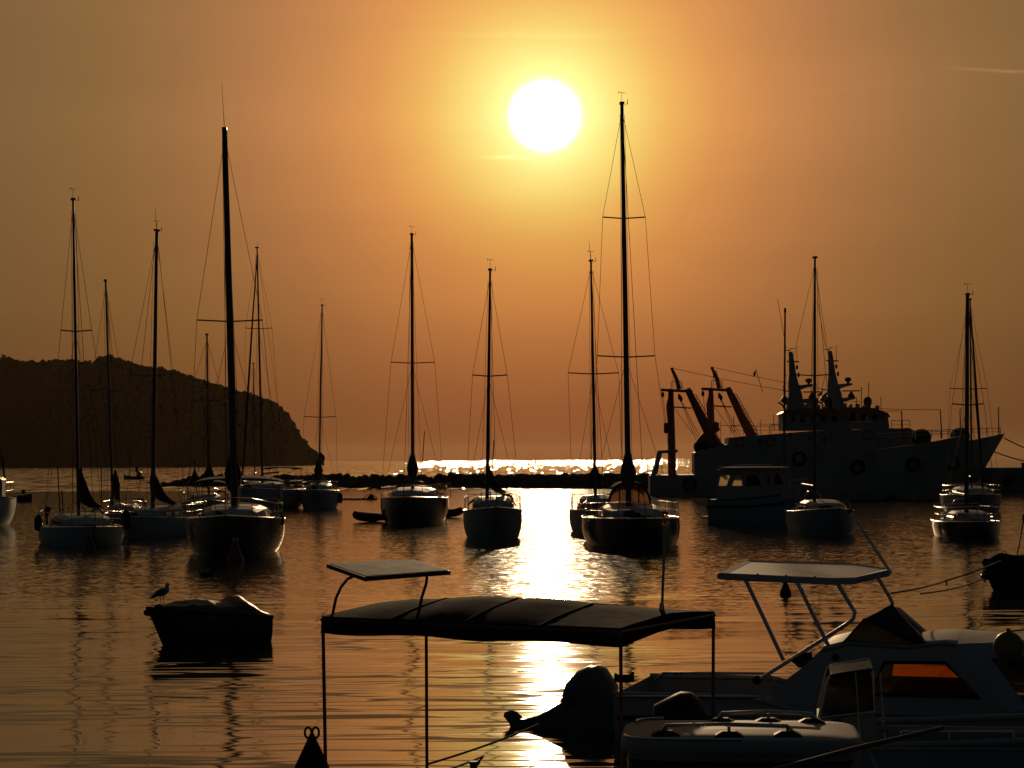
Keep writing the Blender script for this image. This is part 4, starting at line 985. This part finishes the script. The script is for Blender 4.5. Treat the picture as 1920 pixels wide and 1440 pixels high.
# ------------------------------------------------------------------ skiff with canvas canopy and solar panel (close in the foreground)
def canopy_boat():
    c = {'nl': at(603, 1150, 17.4), 'nr': at(1164, 1180, 16.0), 'fl': at(799, 1140, 19.0), 'fr': at(1340, 1166, 17.7)}
    zt = 1.74
    for k in c: c[k].z = zt
    o = (c['nl'] + c['nr'] + c['fl'] + c['fr']) / 4; o.z = 0
    ax = (c['nr'] - c['nl']); yaw = math.atan2(ax.y, ax.x)
    fr = Fr(o, yaw); root = empty('canopy_boat', o, yaw); tag(root, 'low open boat in the foreground under a dark canvas canopy carrying a solar panel', 'boat')
    P = {k: fr.L(v) for k, v in c.items()}
    # canopy cloth: surface with slight hump plus valance
    top = []
    for i in range(17):
        u = i / 16; row = []
        for j in range(9):
            v = j / 8; p = P['nl'].lerp(P['nr'], u).lerp(P['fl'].lerp(P['fr'], u), v)
            h = .11 * (1 - abs(v - .5) * 2) ** .8 * (.38 + .55 * math.sin(math.pi * min(1, max(0, u * 1.05)))) * 1.35 + (.012 * abs(math.sin(u * math.pi * 4)) - .006) * (1 - abs(v - .5) ** 2 * 4) + .006 * noise.noise(Vector((u * 9, v * 5, 1)))
            row.append(p + Vector((0, 0, h)))
        top.append(row)
    mb = MB(); vs = [p for r in top for p in r]; n = 9
    mb.add(vs, [(i * n + j, i * n + j + 1, (i + 1) * n + j + 1, (i + 1) * n + j) for i in range(16) for j in range(8)])
    edge = [top[i][0] for i in range(17)] + [top[16][j] for j in range(1, 9)] + [top[i][8] for i in range(15, -1, -1)] + [top[0][j] for j in range(7, 0, -1)]
    cen_ = Vector((0, 0, 0))
    low = [p + Vector((p.x * .004, p.y * .006, -.135 - .012 * math.sin(i * .9))) for i, p in enumerate(edge)]
    mb.loft([edge, low], caps=False, smooth=False)
    mb.build('canopy', CANV, root)
    sm_ = MB()
    for i in (4, 8, 12): sm_.tube([top[i][j] + Vector((0, 0, .003)) for j in range(9)], .006, 5)
    sm_.build('canopy_seam', CANB, root)
    und = MB(); und.add([p + Vector((0, 0, -.012)) for p in vs], [(i * n + j, i * n + j + 1, (i + 1) * n + j + 1, (i + 1) * n + j) for i in range(16) for j in range(8)]); und.build('canopy_lining', CANV, root)
    f = MB(); z = zt - .03
    for a, b in (('nl', 'nr'), ('nr', 'fr'), ('fr', 'fl'), ('fl', 'nl')): f.tube([P[a] + Vector((0, 0, -.03)), P[b] + Vector((0, 0, -.03))], .014, 7)
    f.build('canopy_frame', WOODS, root)
    ft = {'nl': (612, 1470), 'nr': (1163, 1500), 'fl': (800, 1445), 'fr': (1332, 1430)}
    for k in P:
        b = P[k].copy(); b.z = .18; inn = Vector((-.02 if b.x > 0 else .02, .03 if b.y < 0 else -.03, 0))
        MB().tube([b + inn, P[k] + inn * .3 + Vector((0, 0, -.02))], .0145, 8).build('post', WOODS, root)
    # hull: low flat skiff below the canopy
    L = 3.6; st = []
    for i in range(17):
        u = i / 16; hb = .86 * (1 if u < .55 else max(.02, 1 - ((u - .55) / .45) ** 2.2)); st.append((-1.5 + (L + .3) * u, hb, .24 + .02 * u, -.2, -.25 * max(0, (u - .75) / .25)))
    make_hull(root, st, WHITE, n=12, p=.5, q=.8, ax='x', stripe=TEAK, camber=0)
    for x in (-.9, .4): MB().box((x, 0, .26), (.3, 1.4, .04), bev=.01).build('thwart', TEAK, root)
    # solar panel on curved legs
    zp = 3 - (1062 - 865) * 17.9 / F
    q = [at(612, 1057, 17.75), at(776, 1049, 18.9), at(845, 1070, 17.75), at(684, 1082, 16.75)]
    qs = [fr.L(v) for v in q]; zm = sum(v.z for v in qs) / 4
    def slab(k, z0, z1):
        ct = sum(qs, Vector()) / 4
        return [[ct.lerp(v, k) + Vector((0, 0, z0)) for v in qs], [ct.lerp(v, k) + Vector((0, 0, z1)) for v in qs]]
    pn = MB().loft(slab(1, -.034, 0), smooth=False).build('panel_frame', PLAST, root)
    MB().loft(slab(.955, .001, .005), smooth=False).build('solar_panel', SOLAR, root)
    a = fr.L(at(667, 1078, 17.3)); b = fr.L(at(640, 1100, 17.3)); d = fr.L(at(624, 1150, 17.5))
    MB().tube([a, a.lerp(b, .5) + Vector((-.012, 0, .012)), b, b.lerp(d, .5) + Vector((-.012, 0, .01)), d], .013, 7).build('panel_leg', STEEL, root)
    a = fr.L(at(801, 1076, 18.0)); b = fr.L(at(799, 1095, 18.0)); d = fr.L(at(787, 1132, 18.2))
    MB().tube([a, b, d], .013, 7).build('panel_leg', STEEL, root)
    # tall stern-light pole
    a = fr.L(at(1241, 1150, 17.0)); b = fr.L(at(1247, 984, 17.0))
    lp = MB(); lp.tube([a, b], .0115, 8); lp.lathe([(.022, 0), (.024, .03), (.02, .07), (.013, .1)], a + Vector((0, 0, -.01)), 10); pole = lp.build('lamp_pole', STEEL, root)
    MB().lathe([(.022, 0), (.024, .015), (.024, .07), (.012, .085)], b, 12).build('lamp', LENS, pole)
    MB().lathe([(.026, 0), (.022, .02), (.003, .03)], b + Vector((0, 0, .082)), 12).build('lamp_cap', PLAST, pole)
    # small post at stern
    MB().lathe([(.03, 0), (.03, .26), (.036, .27), (.036, .29)], fr.L(at(888, 1448, 17.6)) + Vector((0, 0, -.2)), 10).build('cleat_post', PLAST, root)
    return root, fr, P
cb, cbf, cbP = canopy_boat()

# ------------------------------------------------------------------ white motorboat with hard top
def hull_x(root, fr, xs, hb, zs, zk, m, **kw):
    st = []; n_ = 18; x0, x1 = xs
    for i in range(n_ + 1):
        u = i / n_; st.append((x0 + (x1 - x0) * u, hb * (1 if u < .6 else max(.02, 1 - ((u - .6) / .4) ** 2.3)), zs(u), zk, -.7 * max(0, (u - .75) / .25)))
    return make_hull(root, st, m, ax='x', **kw)
def motorboat():
    d = water_d(1400, 1396); yaw = R(-15); o = at(1400, 0, d + 1.0); o.z = 0
    fr = Fr(o, yaw); S = fr.S; root = empty('hardtop_motorboat', o, yaw); tag(root, 'white motorboat with pale hard top on tilted tubes and amber cabin windows at lower right', 'motorboat')
    W = 1.02
    x0 = S(1150, 1300, W).x; x1 = S(2080, 1300, 0).x; z0 = S(1300, 1306, W).z
    hull_x(root, fr, (x0, x1), W, lambda u: z0 * (1 if u < .30 else max(.72, 1 - (u - .30) * 4) if u < .8 else .72 + (u - .8) * .5), -.3, WHITE, n=14, p=.42, q=.7, stripe=WHITE, deckmat=TEAK, drop=lambda u: .28 if u < .75 else 0)
    MB().tube([S(1155, 1306, W + .02), S(1300, 1306, W + .02), S(1425, 1307, W + .02)], .014, 6).build('rubbing_strake', STEEL, root)
    mb = MB(); solid(mb, fr, [(1157, 1342), (1920, 1352), (1920, 1358), (1157, 1350)], W + .03, W - .05); mb.build('spray_rail', BOTTOM, root)
    # cockpit side rail
    r = MB(); r.tube([S(1229, 1276, -.88), S(1243, 1262, -.88), S(1330, 1262, -.88), S(1440, 1263, -.88), S(1452, 1276, -.88)], .016, 8); r.build('side_rail', STEEL, root)
    MB().tube([S(1276, 1262, -.88), S(1273, 1276, -.88)], .012, 6).build('rail_post', STEEL, root)
    mb = MB(); c = S(1168, 1270, .3); mb.lathe([(.05, -.09), (.035, -.06), (.035, .06), (.05, .09)], c, 10, Vector((1, 0, 0))); mb.box(c + Vector((0, 0, -.04)), (.16, .05, .03)); mb.box(c + Vector((.11, 0, .01)), (.02, .05, .12)); mb.build('winch', PLAST, root)
    # superstructure side plates with window openings
    side = [(1418, 1352), (1440, 1300), (1500, 1255), (1540, 1218), (1575, 1213), (1590, 1204), (1700, 1213), (1770, 1206), (1795, 1208), (1850, 1278), (1893, 1335), (1900, 1352)]
    win = [(1658, 1242), (1772, 1243), (1838, 1308), (1632, 1302)]
    A = MB(); ps = fr.P(side, W * .92); pw = fr.P(win, W * .92)
    A.plate(ps, [pw], XZ, -W * .92, -W * .92 + .05)
    farwin = [(a + .02, b) for a, b in fr.P([(1672, 1238), (1790, 1240), (1812, 1272), (1668, 1268)], -W * .8)]
    A.plate(ps, [farwin], XZ, W * .92 - .05, W * .92)
    A.build('cabin_side', WHITE, root)
    # roof skin following the side profile top
    topc = fr.P([(1540, 1218), (1590, 1206), (1700, 1213), (1770, 1206), (1795, 1208)], W * .92)
    rg = []
    for (a, b) in topc: rg.append([Vector((a, -W * .92 + 2 * W * .92 * t, b + .05 * (1 - (2 * t - 1) ** 2))) for t in [k / 8 for k in range(9)]] + [Vector((a, W * .92 - 2 * W * .92 * t, b - .03)) for t in [k / 8 for k in range(9)]])
    MB().loft(rg).build('cabin_roof', WHITE, root)
    # roof brow following the curved front
    br = []
    for k in range(13):
        u = k / 12; p = Vector((topc[-1][0] + .75 * (1 - abs(2 * u - 1) ** 2.2), -W * .92 + 2 * W * .92 * u, topc[-1][1])); br.append([Vector((topc[-1][0] - .02, p.y, p.z + .05 * (1 - (2 * u - 1) ** 2))), p + Vector((0, 0, .005)), p + Vector((0, 0, -.03)), Vector((topc[-1][0] - .02, p.y, p.z - .03))])
    MB().loft(br, smooth=False).build('roof_brow', WHITE, root)
    # sloping front with window
    f0 = fr.P([(1795, 1208), (1850, 1278), (1893, 1335)], W * .92)
    a, b, c_ = f0
    fn = lambda u, v, t: (Vector((a[0], 0, a[1])).lerp(Vector((c_[0], 0, c_[1])), v) + Vector((.75 * (1 - abs(2 * u - 1) ** 2.2) + t, -W * .92 + 2 * W * .92 * u, 0)))
    def strip(u0, u1, v0, v1, m, nm, t=0):
        g = [[fn(u0 + (u1 - u0) * i / 8, v0 + (v1 - v0) * j / 3, t) for j in range(4)] for i in range(9)]
        MB().loft(g, caps=False, closed=False).build(nm, m, root)
    strip(0, 1, 0, .22, WHITE, 'front_coaming'); strip(0, 1, .85, 1, WHITE, 'front_sill')
    for u in (.0, .46, .94): strip(u, u + .07, .22, .85, WHITE, 'front_pillar')
    strip(.07, .46, .22, .85, GLASSA, 'front_window'); strip(.53, .94, .22, .85, GLASSA, 'front_window')
    MB().plate([(x * 1.0, y) for x, y in pw], [], XZ, -W * .90, -W * .90 + .012).build('side_window', GLASSA, root)
    f = MB(); pts = [Vector((x, -W * .925, z)) for x, z in pw]; f.tube(pts + pts[:1], .018, 6); f.build('window_seal', RUB, root)
    dk = fr.P([(1900, 1330), (2080, 1334)], 0)
    MB().loft([[Vector((x, s * W * .9, z)) for s in (-1, -.5, 0, .5, 1)] for x, z in ((dk[0][0] - .5, dk[0][1]), (dk[1][0] - .6, dk[1][1] - .05))], caps=False, closed=False).build('foredeck', WHITE, root)
    # companion windshield: a canvas-covered panel and triangular side lights
    apL, apR = .75, -.75
    Bq = [S(1740, 1203, apL), S(1665, 1137, apL)]; 
    nl, nt_, fl, ft_ = S(1735, 1212, .85), S(1620, 1162, .80), S(1745, 1203, -.6), S(1667, 1137, -.6)
    MB().loft([[nl, nt_, ft_, fl], [v + Vector((.03, 0, .02)) for v in (nl, nt_, ft_, fl)]], smooth=False).build('windshield', CANV, root)
    tri = fr.P([(1575, 1214), (1620, 1162), (1736, 1213)], .85)
    MB().plate(tri, [], XZ, -.85, -.84).build('windshield_side', GLASSD, root)
    q = MB(); q.tube([S(1572, 1216, .86), S(1620, 1161, .84), S(1738, 1214, .86)], .014, 6); q.tube([nt_, ft_, fl], .016, 6); q.build('windshield_frame', RUB, root)
    MB().loft([[S(1672, 1137, -.62), S(1748, 1203, -.62)], [S(1672, 1137, -.62) + Vector((.07, .25, -.03)), S(1748, 1203, -.62) + Vector((.07, .25, -.03))]], caps=False, closed=False, smooth=False).build('windshield_side', CREAM, root)
    # cabin-top grab rails
    for pts, w in (([(1755, 1208), (1770, 1190), (1780, 1187), (1822, 1188), (1832, 1192), (1838, 1206)], -.6), ([(1700, 1208), (1715, 1204), (1765, 1204), (1778, 1212), (1788, 1222)], .72)):
        MB().tube([S(x, y, w) for x, y in pts], .017, 8).build('grab_rail', STEEL, root)
    MB().blob(S(1836, 1200, -.55), (.05, .05, .045), 8, 6).build('rail_bracket', PLAST, root)
    MB().lathe([(.035, -.02), (.035, .02)], S(1567, 1232, W * .93), 12, Vector((0, 1, 0))).build('speaker', RUB, root)
    # hard top
    c4 = [S(1345, 1074, .72), S(1396, 1049, -.72), S(1655, 1060, -.72), S(1600, 1084, .72)]
    N1 = S(1345, 1074, .74); N2 = S(1560, 1084, .74); N3 = S(1602, 1083, .74); N4 = S(1668, 1068, .35)
    M1 = S(1396, 1050, -.74); M2 = S(1600, 1056, -.74); M4 = S(1672, 1066, -.35)
    mk = lambda dz, k: [v + Vector((0, 0, dz)) + (sum([N1, N2, N3, N4, M4, M2, M1], Vector()) / 7 - v) * k for v in (N1, N2, N3, N4, M4, M2, M1)]
    MB().loft([mk(-.075, .03), mk(-.06, 0), mk(-.012, 0), mk(0, .02), mk(-.012, .10)], smooth=False).build('hard_top', WHITE, root)
    for k in range(3): MB().blob(N1.lerp(N2, .35 + .25 * k) + Vector((0, .03, .0)), (.015, .01, .012), 6, 4).build('bolt', RUB, root)
    T = lambda pts, nm: MB().tube([S(*p) for p in pts], .021, 8).build(nm, STEEL, root)
    T([(1394, 1080, .7), (1430, 1155, .8), (1469, 1238, .9)], 'hard_top_leg')
    T([(1491, 1084, .7), (1524, 1152, .8), (1556, 1216, .9)], 'hard_top_leg')
    T([(1565, 1086, .7), (1592, 1130, .75), (1603, 1148, .78), (1600, 1160, .8), (1588, 1170, .82), (1500, 1226, .9), (1420, 1276, .95)], 'hard_top_leg')
    T([(1643, 1078, -.6), (1667, 1118, -.6), (1673, 1130, -.6), (1673, 1142, -.6)], 'hard_top_leg')
    MB().blob(S(1419, 1275, .95), (.05, .04, .05), 8, 6).build('tube_foot', PLAST, root)
    # raked light pole
    pl = MB(); pl.tube([S(1666, 1068, 0), S(1592, 955, 0)], [.018, .013], 8); pl.tube([S(1612, 992, 0), S(1592, 1002, 0)], .008, 6); pole = pl.build('light_pole', STEEL, root)
    a = S(1593, 958, 0); b = S(1587, 943, 0); ax = (b - a).normalized()
    MB().lathe([(.028, -.02), (.034, 0), (.034, .015)], a, 12, ax).build('lamp_base', PLAST, pole)
    MB().lathe([(.028, 0), (.032, .02), (.03, .07), (.016, .09)], a + ax * .017, 12, ax).build('lamp', LENS, pole)
    # cockpit clutter by the rail
    MB().blob(S(1505, 1236, .5), (.11, .1, .09), 9, 7, .4, 4).build('folded_cover', CANV, root)
    # tilted outboard engine
    e = MB(); 
    prof = [(1050, 1302, .07), (1068, 1282, .16), (1088, 1278, .20), (1110, 1272, .22), (1132, 1278, .21), (1150, 1296, .15)]
    out = fr.P([(1052, 1316), (1062, 1282), (1084, 1257), (1106, 1247), (1113, 1249), (1124, 1246), (1136, 1254), (1158, 1288), (1156, 1318), (1110, 1332)], 0)
    cx = sum(p[0] for p in out) / len(out); cz = sum(p[1] for p in out) / len(out)
    rg = []
    for w, k in [(.25 * math.sin(a), math.cos(a) ** .45) for a in [R(q) for q in (-84, -72, -58, -42, -25, -8, 8, 25, 42, 58, 72, 84)]]: rg.append([Vector((cx + (x - cx) * k, w, cz + (z - cz) * k)) for x, z in out])
    eo = MB().loft(rg).build('outboard_engine', ENG, root)
    leg = MB(); o2 = fr.P([(1120, 1318), (1062, 1312), (1012, 1340), (985, 1347), (968, 1347), (952, 1332), (946, 1334), (944, 1342), (954, 1354), (960, 1366), (975, 1382), (1060, 1384), (1135, 1345)], 0)
    c2 = (sum(p[0] for p in o2) / len(o2), sum(p[1] for p in o2) / len(o2)); rg = []
    for w, k in ((-.085, .75), (-.06, .96), (.06, .96), (.085, .75)): rg.append([Vector((c2[0] + (x - c2[0]) * k, w, c2[1] + (z - c2[1]) * k)) for x, z in o2])
    leg.loft(rg, smooth=False); lg = leg.build('engine_leg', ENG, eo)
    mb = MB(); solid(mb, fr, [(1052, 1335), (1100, 1318), (1160, 1312), (1160, 1430), (1085, 1428), (1062, 1400)], .34, -.34); mb.build('stern_reflection_block', ENG, root)  # solid added below the engine, standing in for the dark hull reflection
    g0, g1 = S(928, 1386, 0), S(1000, 1378, 0); axg = (g1 - g0)
    MB().lathe([(.02, -.04), (.05, .02), (.062, .15), (.055, axg.length * .8), (.01, axg.length * 1.1)], g0, 14, axg.normalized()).build('gearcase', ENG, lg)
    skg = MB(); q2 = fr.P([(925, 1392), (909, 1410), (930, 1420), (963, 1427), (985, 1414), (1010, 1392), (990, 1380)], 0); skg.plate(q2, [], XZ, -.02, .02); skg.build('skeg', ENG, lg)
    for k in range(3):
        a = R(90 + 120 * k + 20); u = axg.normalized(); v = Vector((0, 1, 0)); w_ = u.cross(v)
        dr = v * math.cos(a) + w_ * math.sin(a); tg = u.cross(dr)
        c0 = g0 - u * .02; R_ = .16
        bl = [[c0 + dr * R_ * f + tg * (wd * s) + u * (s * wd * 1.5) for s in (-1, -.3, .4, 1)] for f, wd in ((.18, .03), (.45, .075), (.75, .085), (.95, .055), (1.02, .015))]
        bl2 = [[p + u * .006 for p in r] for r in bl]
        b_ = MB(); b_.loft([r + r2[::-1] for r, r2 in zip(bl, bl2)]); b_.build('propeller_blade', STEEL, lg)
    MB().lathe([(.045, -.05), (.05, .06)], g0, 12, axg.normalized()).build('propeller_hub', PLAST, lg)
    return root, fr
mbt, mbf = motorboat()
# yellow ball fender off the bow
def ball():
    c = at(1891, 1212, 20.6); o = empty('ball_fender', c); tag(o, 'big dull yellow ball fender at the right edge in front of the motorboat cabin', 'fender')
    r = 28 * 20.6 / F
    MB().lathe([(.01, -r)] + [(r * math.cos(R(a)), r * math.sin(R(a))) for a in range(-75, 76, 15)] + [(.02, r), (.02, r + .03)], n=22).build('ball', YEL, o)
    MB().lathe([(.035, -.03), (.05, 0), (.03, .05)], (0.02, 0, -r - .02), 10).build('fender_neck', PLAST, o)
    MB().tube([(0, 0, r), (.35, .1, r + .02), (.9, .2, .05)], .008, 6).build('lanyard', ROPE, o)
ball()

# ------------------------------------------------------------------ grey boat in front with windscreen console and own outboard
def console_boat():
    yaw = R(-8); o = at(1600, 0, 18.6); o.z = 0; fr = Fr(o, yaw); S = fr.S; root = empty('console_boat', o, yaw)
    tag(root, 'grey boat with framed windscreen console lying in front of the hardtop motorboat', 'motorboat')
    W = .85; x0 = S(1345, 1440, W).x; x1 = S(2250, 1400, 0).x; z0 = S(1700, 1402, W).z
    hull_x(root, fr, (x0, x1), W, lambda u: z0 * (.98 + .3 * u ** 2), -.25, GREYB, n=12, p=.42, q=.7, stripe=CREAM, deckmat=TEAK, drop=lambda u: .2)
    MB().tube([S(1650, 1366, .5), S(1780, 1368, .5), S(1950, 1370, .5)], .03, 7).build('coaming', GREYB, root)
    MB().tube([S(1530, 1404, W + .02), S(1700, 1404, W + .02), S(1950, 1405, W + .02)], .012, 6).build('rubbing_strake', CREAM, root)
    # console
    c = MB(); outl = fr.P([(1524, 1440), (1532, 1350), (1640, 1335), (1650, 1440)], .42); c.plate(outl, [], XZ, -.42, .42); cc = c.build('console', CREAM, root)
    gl_ = fr.P([(1536, 1346), (1553, 1272), (1560, 1266), (1632, 1254), (1636, 1262), (1640, 1334)], .42)
    for yy in (-.42, .38): MB().plate(gl_, [], XZ, yy, yy + .01).build('windscreen', GLASSD, cc)
    for yy in (-.43, .41): pts = [Vector((x, yy, z)) for x, z in gl_]; MB().tube(pts + pts[:1], .016, 7).build('windscreen_frame', STEEL, cc)
    a = fr.P([(1556, 1264), (1636, 1253)], .42); r_ = MB(); r_.loft([[Vector((x, y, z)) for x, z in a] + [Vector((x, y, z - .02)) for x, z in a[::-1]] for y in (-.46, .46)], smooth=False); r_.build('visor', CANV, cc)
    MB().box(S(1570, 1358, .44), (.07, .03, .08), bev=.01).build('switch_panel', PLAST, cc)
    for xx in (1604, 1650): MB().tube([S(xx, 1260 if xx < 1620 else 1262, .47), S(xx + 10, 1405, .5)], .008, 6).build('antenna', STEEL, root)
    # outboard cowl
    out = fr.P([(1222, 1372), (1226, 1322), (1262, 1303), (1276, 1297), (1296, 1298), (1310, 1310), (1328, 1345), (1334, 1378), (1300, 1400), (1240, 1400)], 0)
    cx = sum(p[0] for p in out) / len(out); cz = sum(p[1] for p in out) / len(out); rg = []
    for w, k in [(.23 * math.sin(a), math.cos(a) ** .45) for a in [R(q) for q in (-84, -72, -58, -42, -25, -8, 8, 25, 42, 58, 72, 84)]]: rg.append([Vector((cx + (x - cx) * k, w, cz + (z - cz) * k)) for x, z in out])
    eo = MB().loft(rg).build('outboard_engine', PLAST, root)
    MB().box((cx, 0, cz - .5), (.22, .14, .7), bev=.03).build('engine_leg', PLAST, eo)
    rail_run(root, [S(1690, 1400, .8), S(1780, 1400, .8), S(1900, 1400, .75)], .12, 'low_rail', .012, wires=1)
console_boat()

# ------------------------------------------------------------------ nearest boat: cabin roof with grab rails
def near_cabin():
    d0 = 13.6; yaw = R(-5); o = at(1385, 0, d0 + .25); o.z = 0; fr = Fr(o, yaw); S = fr.S; root = empty('cabin_cruiser', o, yaw)
    tag(root, 'nearest boat at the bottom edge, pale cabin roof with grab rails on dark feet', 'cabin cruiser')
    zt = 3 - (1376 - 860) * d0 / F
    xs0 = S(1166, 1392, 0).x; xs1 = S(1612, 1400, 0).x; cx = (xs0 + xs1) / 2; hx = (xs1 - xs0) / 2; hy = .52
    def ring(k, z, e=6):
        r = []
        for i in range(32):
            a = 2 * math.pi * i / 32; c_, s_ = math.cos(a), math.sin(a)
            r.append(Vector((cx + hx * k * math.copysign(abs(c_) ** (2 / e), c_), (hy - (1 - k) * .5) * math.copysign(abs(s_) ** (2 / e), s_), z)))
        return r
    dome = lambda v, k: Vector((v.x, v.y, v.z))
    rings = [ring(.97, zt - .09), ring(1, zt - .08), ring(1, zt - .03), ring(.985, zt - .005), ring(.95, zt + .004), ring(.6, zt + .022), ring(.3, zt + .03)]
    roof = MB().loft(rings).build('cabin_roof', CREAM, root)
    MB().loft([ring(.9, .45), ring(.95, zt - .07)], smooth=False).build('cabin', GREYB, root)  # greyer than the lit roof: shade of the walls put into the colour
    wn = MB(); wn.loft([[v + Vector((0, -.004, 0)) for v in ring(.925, zt - .38)], ring(.95, zt - .13)], caps=False); wn.build('cabin_window_band', GLASSD, root)
    hull_x(root, fr, (xs0 - 1.2, xs1 + 1.6), .95, lambda u: .55 + .15 * u, -.25, GREYB, n=12, p=.45, q=.75)
    zr = zt + .075
    for (pts, feet) in (([(cx - hx * .62, -.36), (cx - hx * .1, -.38), (cx + hx * .38, -.36)], -.37), ([(cx - hx * .15, .30), (cx + hx * .25, .31), (cx + hx * .62, .29)], .30)):
        a, b, c_ = pts
        MB().tube([Vector((a[0] - .04, a[1], zt + .02)), Vector((a[0], a[1], zr)), Vector((b[0], b[1], zr + .012)), Vector((c_[0], c_[1], zr)), Vector((c_[0] + .05, c_[1], zt + .02))], .0115, 8).build('grab_rail', STEEL, root)
        for q in (a, b, c_):
            MB().loft([[Vector((q[0] + sx * w * 1.6, q[1] + sy * w, z)) for sx, sy in ((-1, -1), (1, -1), (1, 1), (-1, 1))] for w, z in ((.058, zt - .01), (.054, zt + .022), (.026, zt + .045))], smooth=False).build('rail_foot', PLAST, root)
            MB().tube([Vector((q[0], q[1], zt + .02)), Vector((q[0], q[1], zr))], .010, 6).build('rail_post', STEEL, root)
    MB().tube([ring(.97, zt + .006)[i] for i in range(17, 25)], .009, 6).build('roof_trim', STEEL, root)
    MB().tube([ring(.90, zt + .02)[i] for i in (15, 14, 13, 12, 11, 10)], .010, 6).build('roof_trim', STEEL, root)
    # boathook lashed above the side deck
    MB().tube([fr.W(1440, 1448, 12.6), fr.W(1600, 1405, 12.9), fr.W(1768, 1365, 13.2)], [.018, .018, .014], 8).build('boathook', SPAR, root)
    MB().tube([S(1600, 1440, .5), S(1622, 1398, .5), S(1640, 1440, .5)], .02, 6).build('side_brace', CREAM, root)
    return root
near_cabin()

# ------------------------------------------------------------------ inflatable boat at the right edge and its lines
def right_boat():
    d = water_d(1905, 1110); o = at(1972, 0, d + .5); o.z = 0; yaw = R(6); fr = Fr(o, yaw); S = fr.S; root = empty('moored_tender', o, yaw)
    tag(root, 'dark tender entering from the right edge with a tilted outboard at its stern', 'motorboat')
    x0 = S(1864, 1080, .5).x; st = []; Lb = 2.7
    for i in range(15):
        u = i / 14; st.append((x0 + Lb * u, .6 * (.55 + .45 * min(1, u / .2)) * (1 if u < .6 else max(.05, 1 - ((u - .6) / .4) ** 2)), .62 + .12 * u, -.2, .30 * max(0, 1 - u / .12) * -1 + 0))
    st = [(a, b, c_, k, .30 * max(0, 1 - i / 4)) for i, (a, b, c_, k, r) in enumerate(st)]
    make_hull(root, st, CANV, n=14, p=.8, q=.8, ax='x', stripe=RUB)
    MB().loft([[Vector((x0 + .05 + a, y, .6 + z)) for y, z in ((-.45, 0), (-.35, h), (.35, h), (.45, 0))] for a, h in ((.0, .12), (.25, .26), (.5, .20), (1.6, .18))], smooth=True).build('boat_cover', CANV, root)
    MB().tube([S(1879, 1096, .3), S(1879, 1042, .3), S(1881, 1034, .3), S(1886, 1034, .3), S(1888, 1042, .3), S(1887, 1070, .3)], .014, 7).build('stern_loop', STEEL, root)
    m = MB(); o2 = fr.P([(1884, 1062), (1866, 1072), (1856, 1074), (1846, 1068), (1846, 1076), (1838, 1080), (1842, 1086), (1854, 1088), (1866, 1082), (1884, 1074)], .2); m.plate(o2, [], XZ, -.24, -.16); eo = m.build('outboard_leg', PLAST, root)
    for a in (0, 120, 240):
        p = S(1842, 1079, .2); MB().tube([p, p + Vector((.03, .16 * math.cos(R(a)), .16 * math.sin(R(a))))], [.02, .035], 5).build('propeller_blade', STEEL, eo)
    MB().tube([S(1907, 1040, 0), S(1912, 1018, 0), S(1919, 975, 0)], .014, 6).build('stay', SPAR, root)
    MB().blob(S(1921, 972, 0), (.05, .04, .12), 8, 6).build('lamp', RUB, root)
right_boat()
rb_ = water_d(1905, 1110)
a = at(1672, 1112, 23.6); b = at(1790, 1077, rb_ * .75); c = at(1878, 1051, rb_)
rope(a, at(1773, 1089, 35), .02, .013, 'mooring rope rising from the hard top leg to the right')
rope(at(1773, 1089, 35), c, .02, .018, 'thicker spliced rope running on to the tender at the right edge')
rope(at(1726, 1113, 33), at(1842, 1086, rb_), .05, .014, 'lower thin mooring rope below the spliced one at the right')
tag(MB().tube([at(1773, 1089, 35), at(1775, 1093, 35), at(1774, 1098, 35)], [.02, .012, .016], 6).build('rope_tail', ROPE), 'short rope end hanging from the knot at the right', 'rope', 'mooring ropes')
rope(at(804, 1432, 19.0), at(1010, 1358, 22.6), .02, .012, 'upper mooring rope from the canopy post to the tilted outboard')
rope(at(830, 1446, 19.0), at(918, 1412, 22.3), .01, .012, 'lower mooring rope running to the skeg of the tilted outboard')
# stern lantern on the small covered sloop behind the black yacht
def lantern():
    d = SAILS['E'][5] + 2.2; p = at(365, 885, d); o = empty('stern_lantern', p); tag(o, 'red lantern ball on a short pole behind the black-hulled yacht', 'lantern')
    h = (885 - 868) * d / F
    MB().tube([(0, 0, -.4), (0, 0, h)], .03, 6).build('pole', SPAR, o)
    MB().blob((0, 0, h + .08), (.11, .11, .12), 12, 8).build('globe', glass('red_lens', (1, .10, .06), rough=.1), o)
    MB().lathe([(.25, -.55), (.12, -.1), (.04, .1)], (0, 0, h - .45), 10).build('flag_bundle', CANB, o)
lantern()

# ------------------------------------------------------------------ evening haze
HZ = MB().box((0, 7400, 46), (31000, 15600, 98)).build('haze', bpy.data.materials.new('haze_air'))
hm = HZ.data.materials[0]; hm.use_nodes = True; ht = hm.node_tree; ht.nodes.clear()
pv = ht.nodes.new('ShaderNodeVolumePrincipled'); pv.inputs['Color'].default_value = (.85, .62, .38, 1); pv.inputs['Density'].default_value = .000011; pv.inputs['Anisotropy'].default_value = .6
ho = ht.nodes.new('ShaderNodeOutputMaterial'); ht.links.new(pv.outputs[0], ho.inputs['Volume'])
tag(HZ, 'thin warm evening haze over the whole bay', 'haze', kind='stuff')
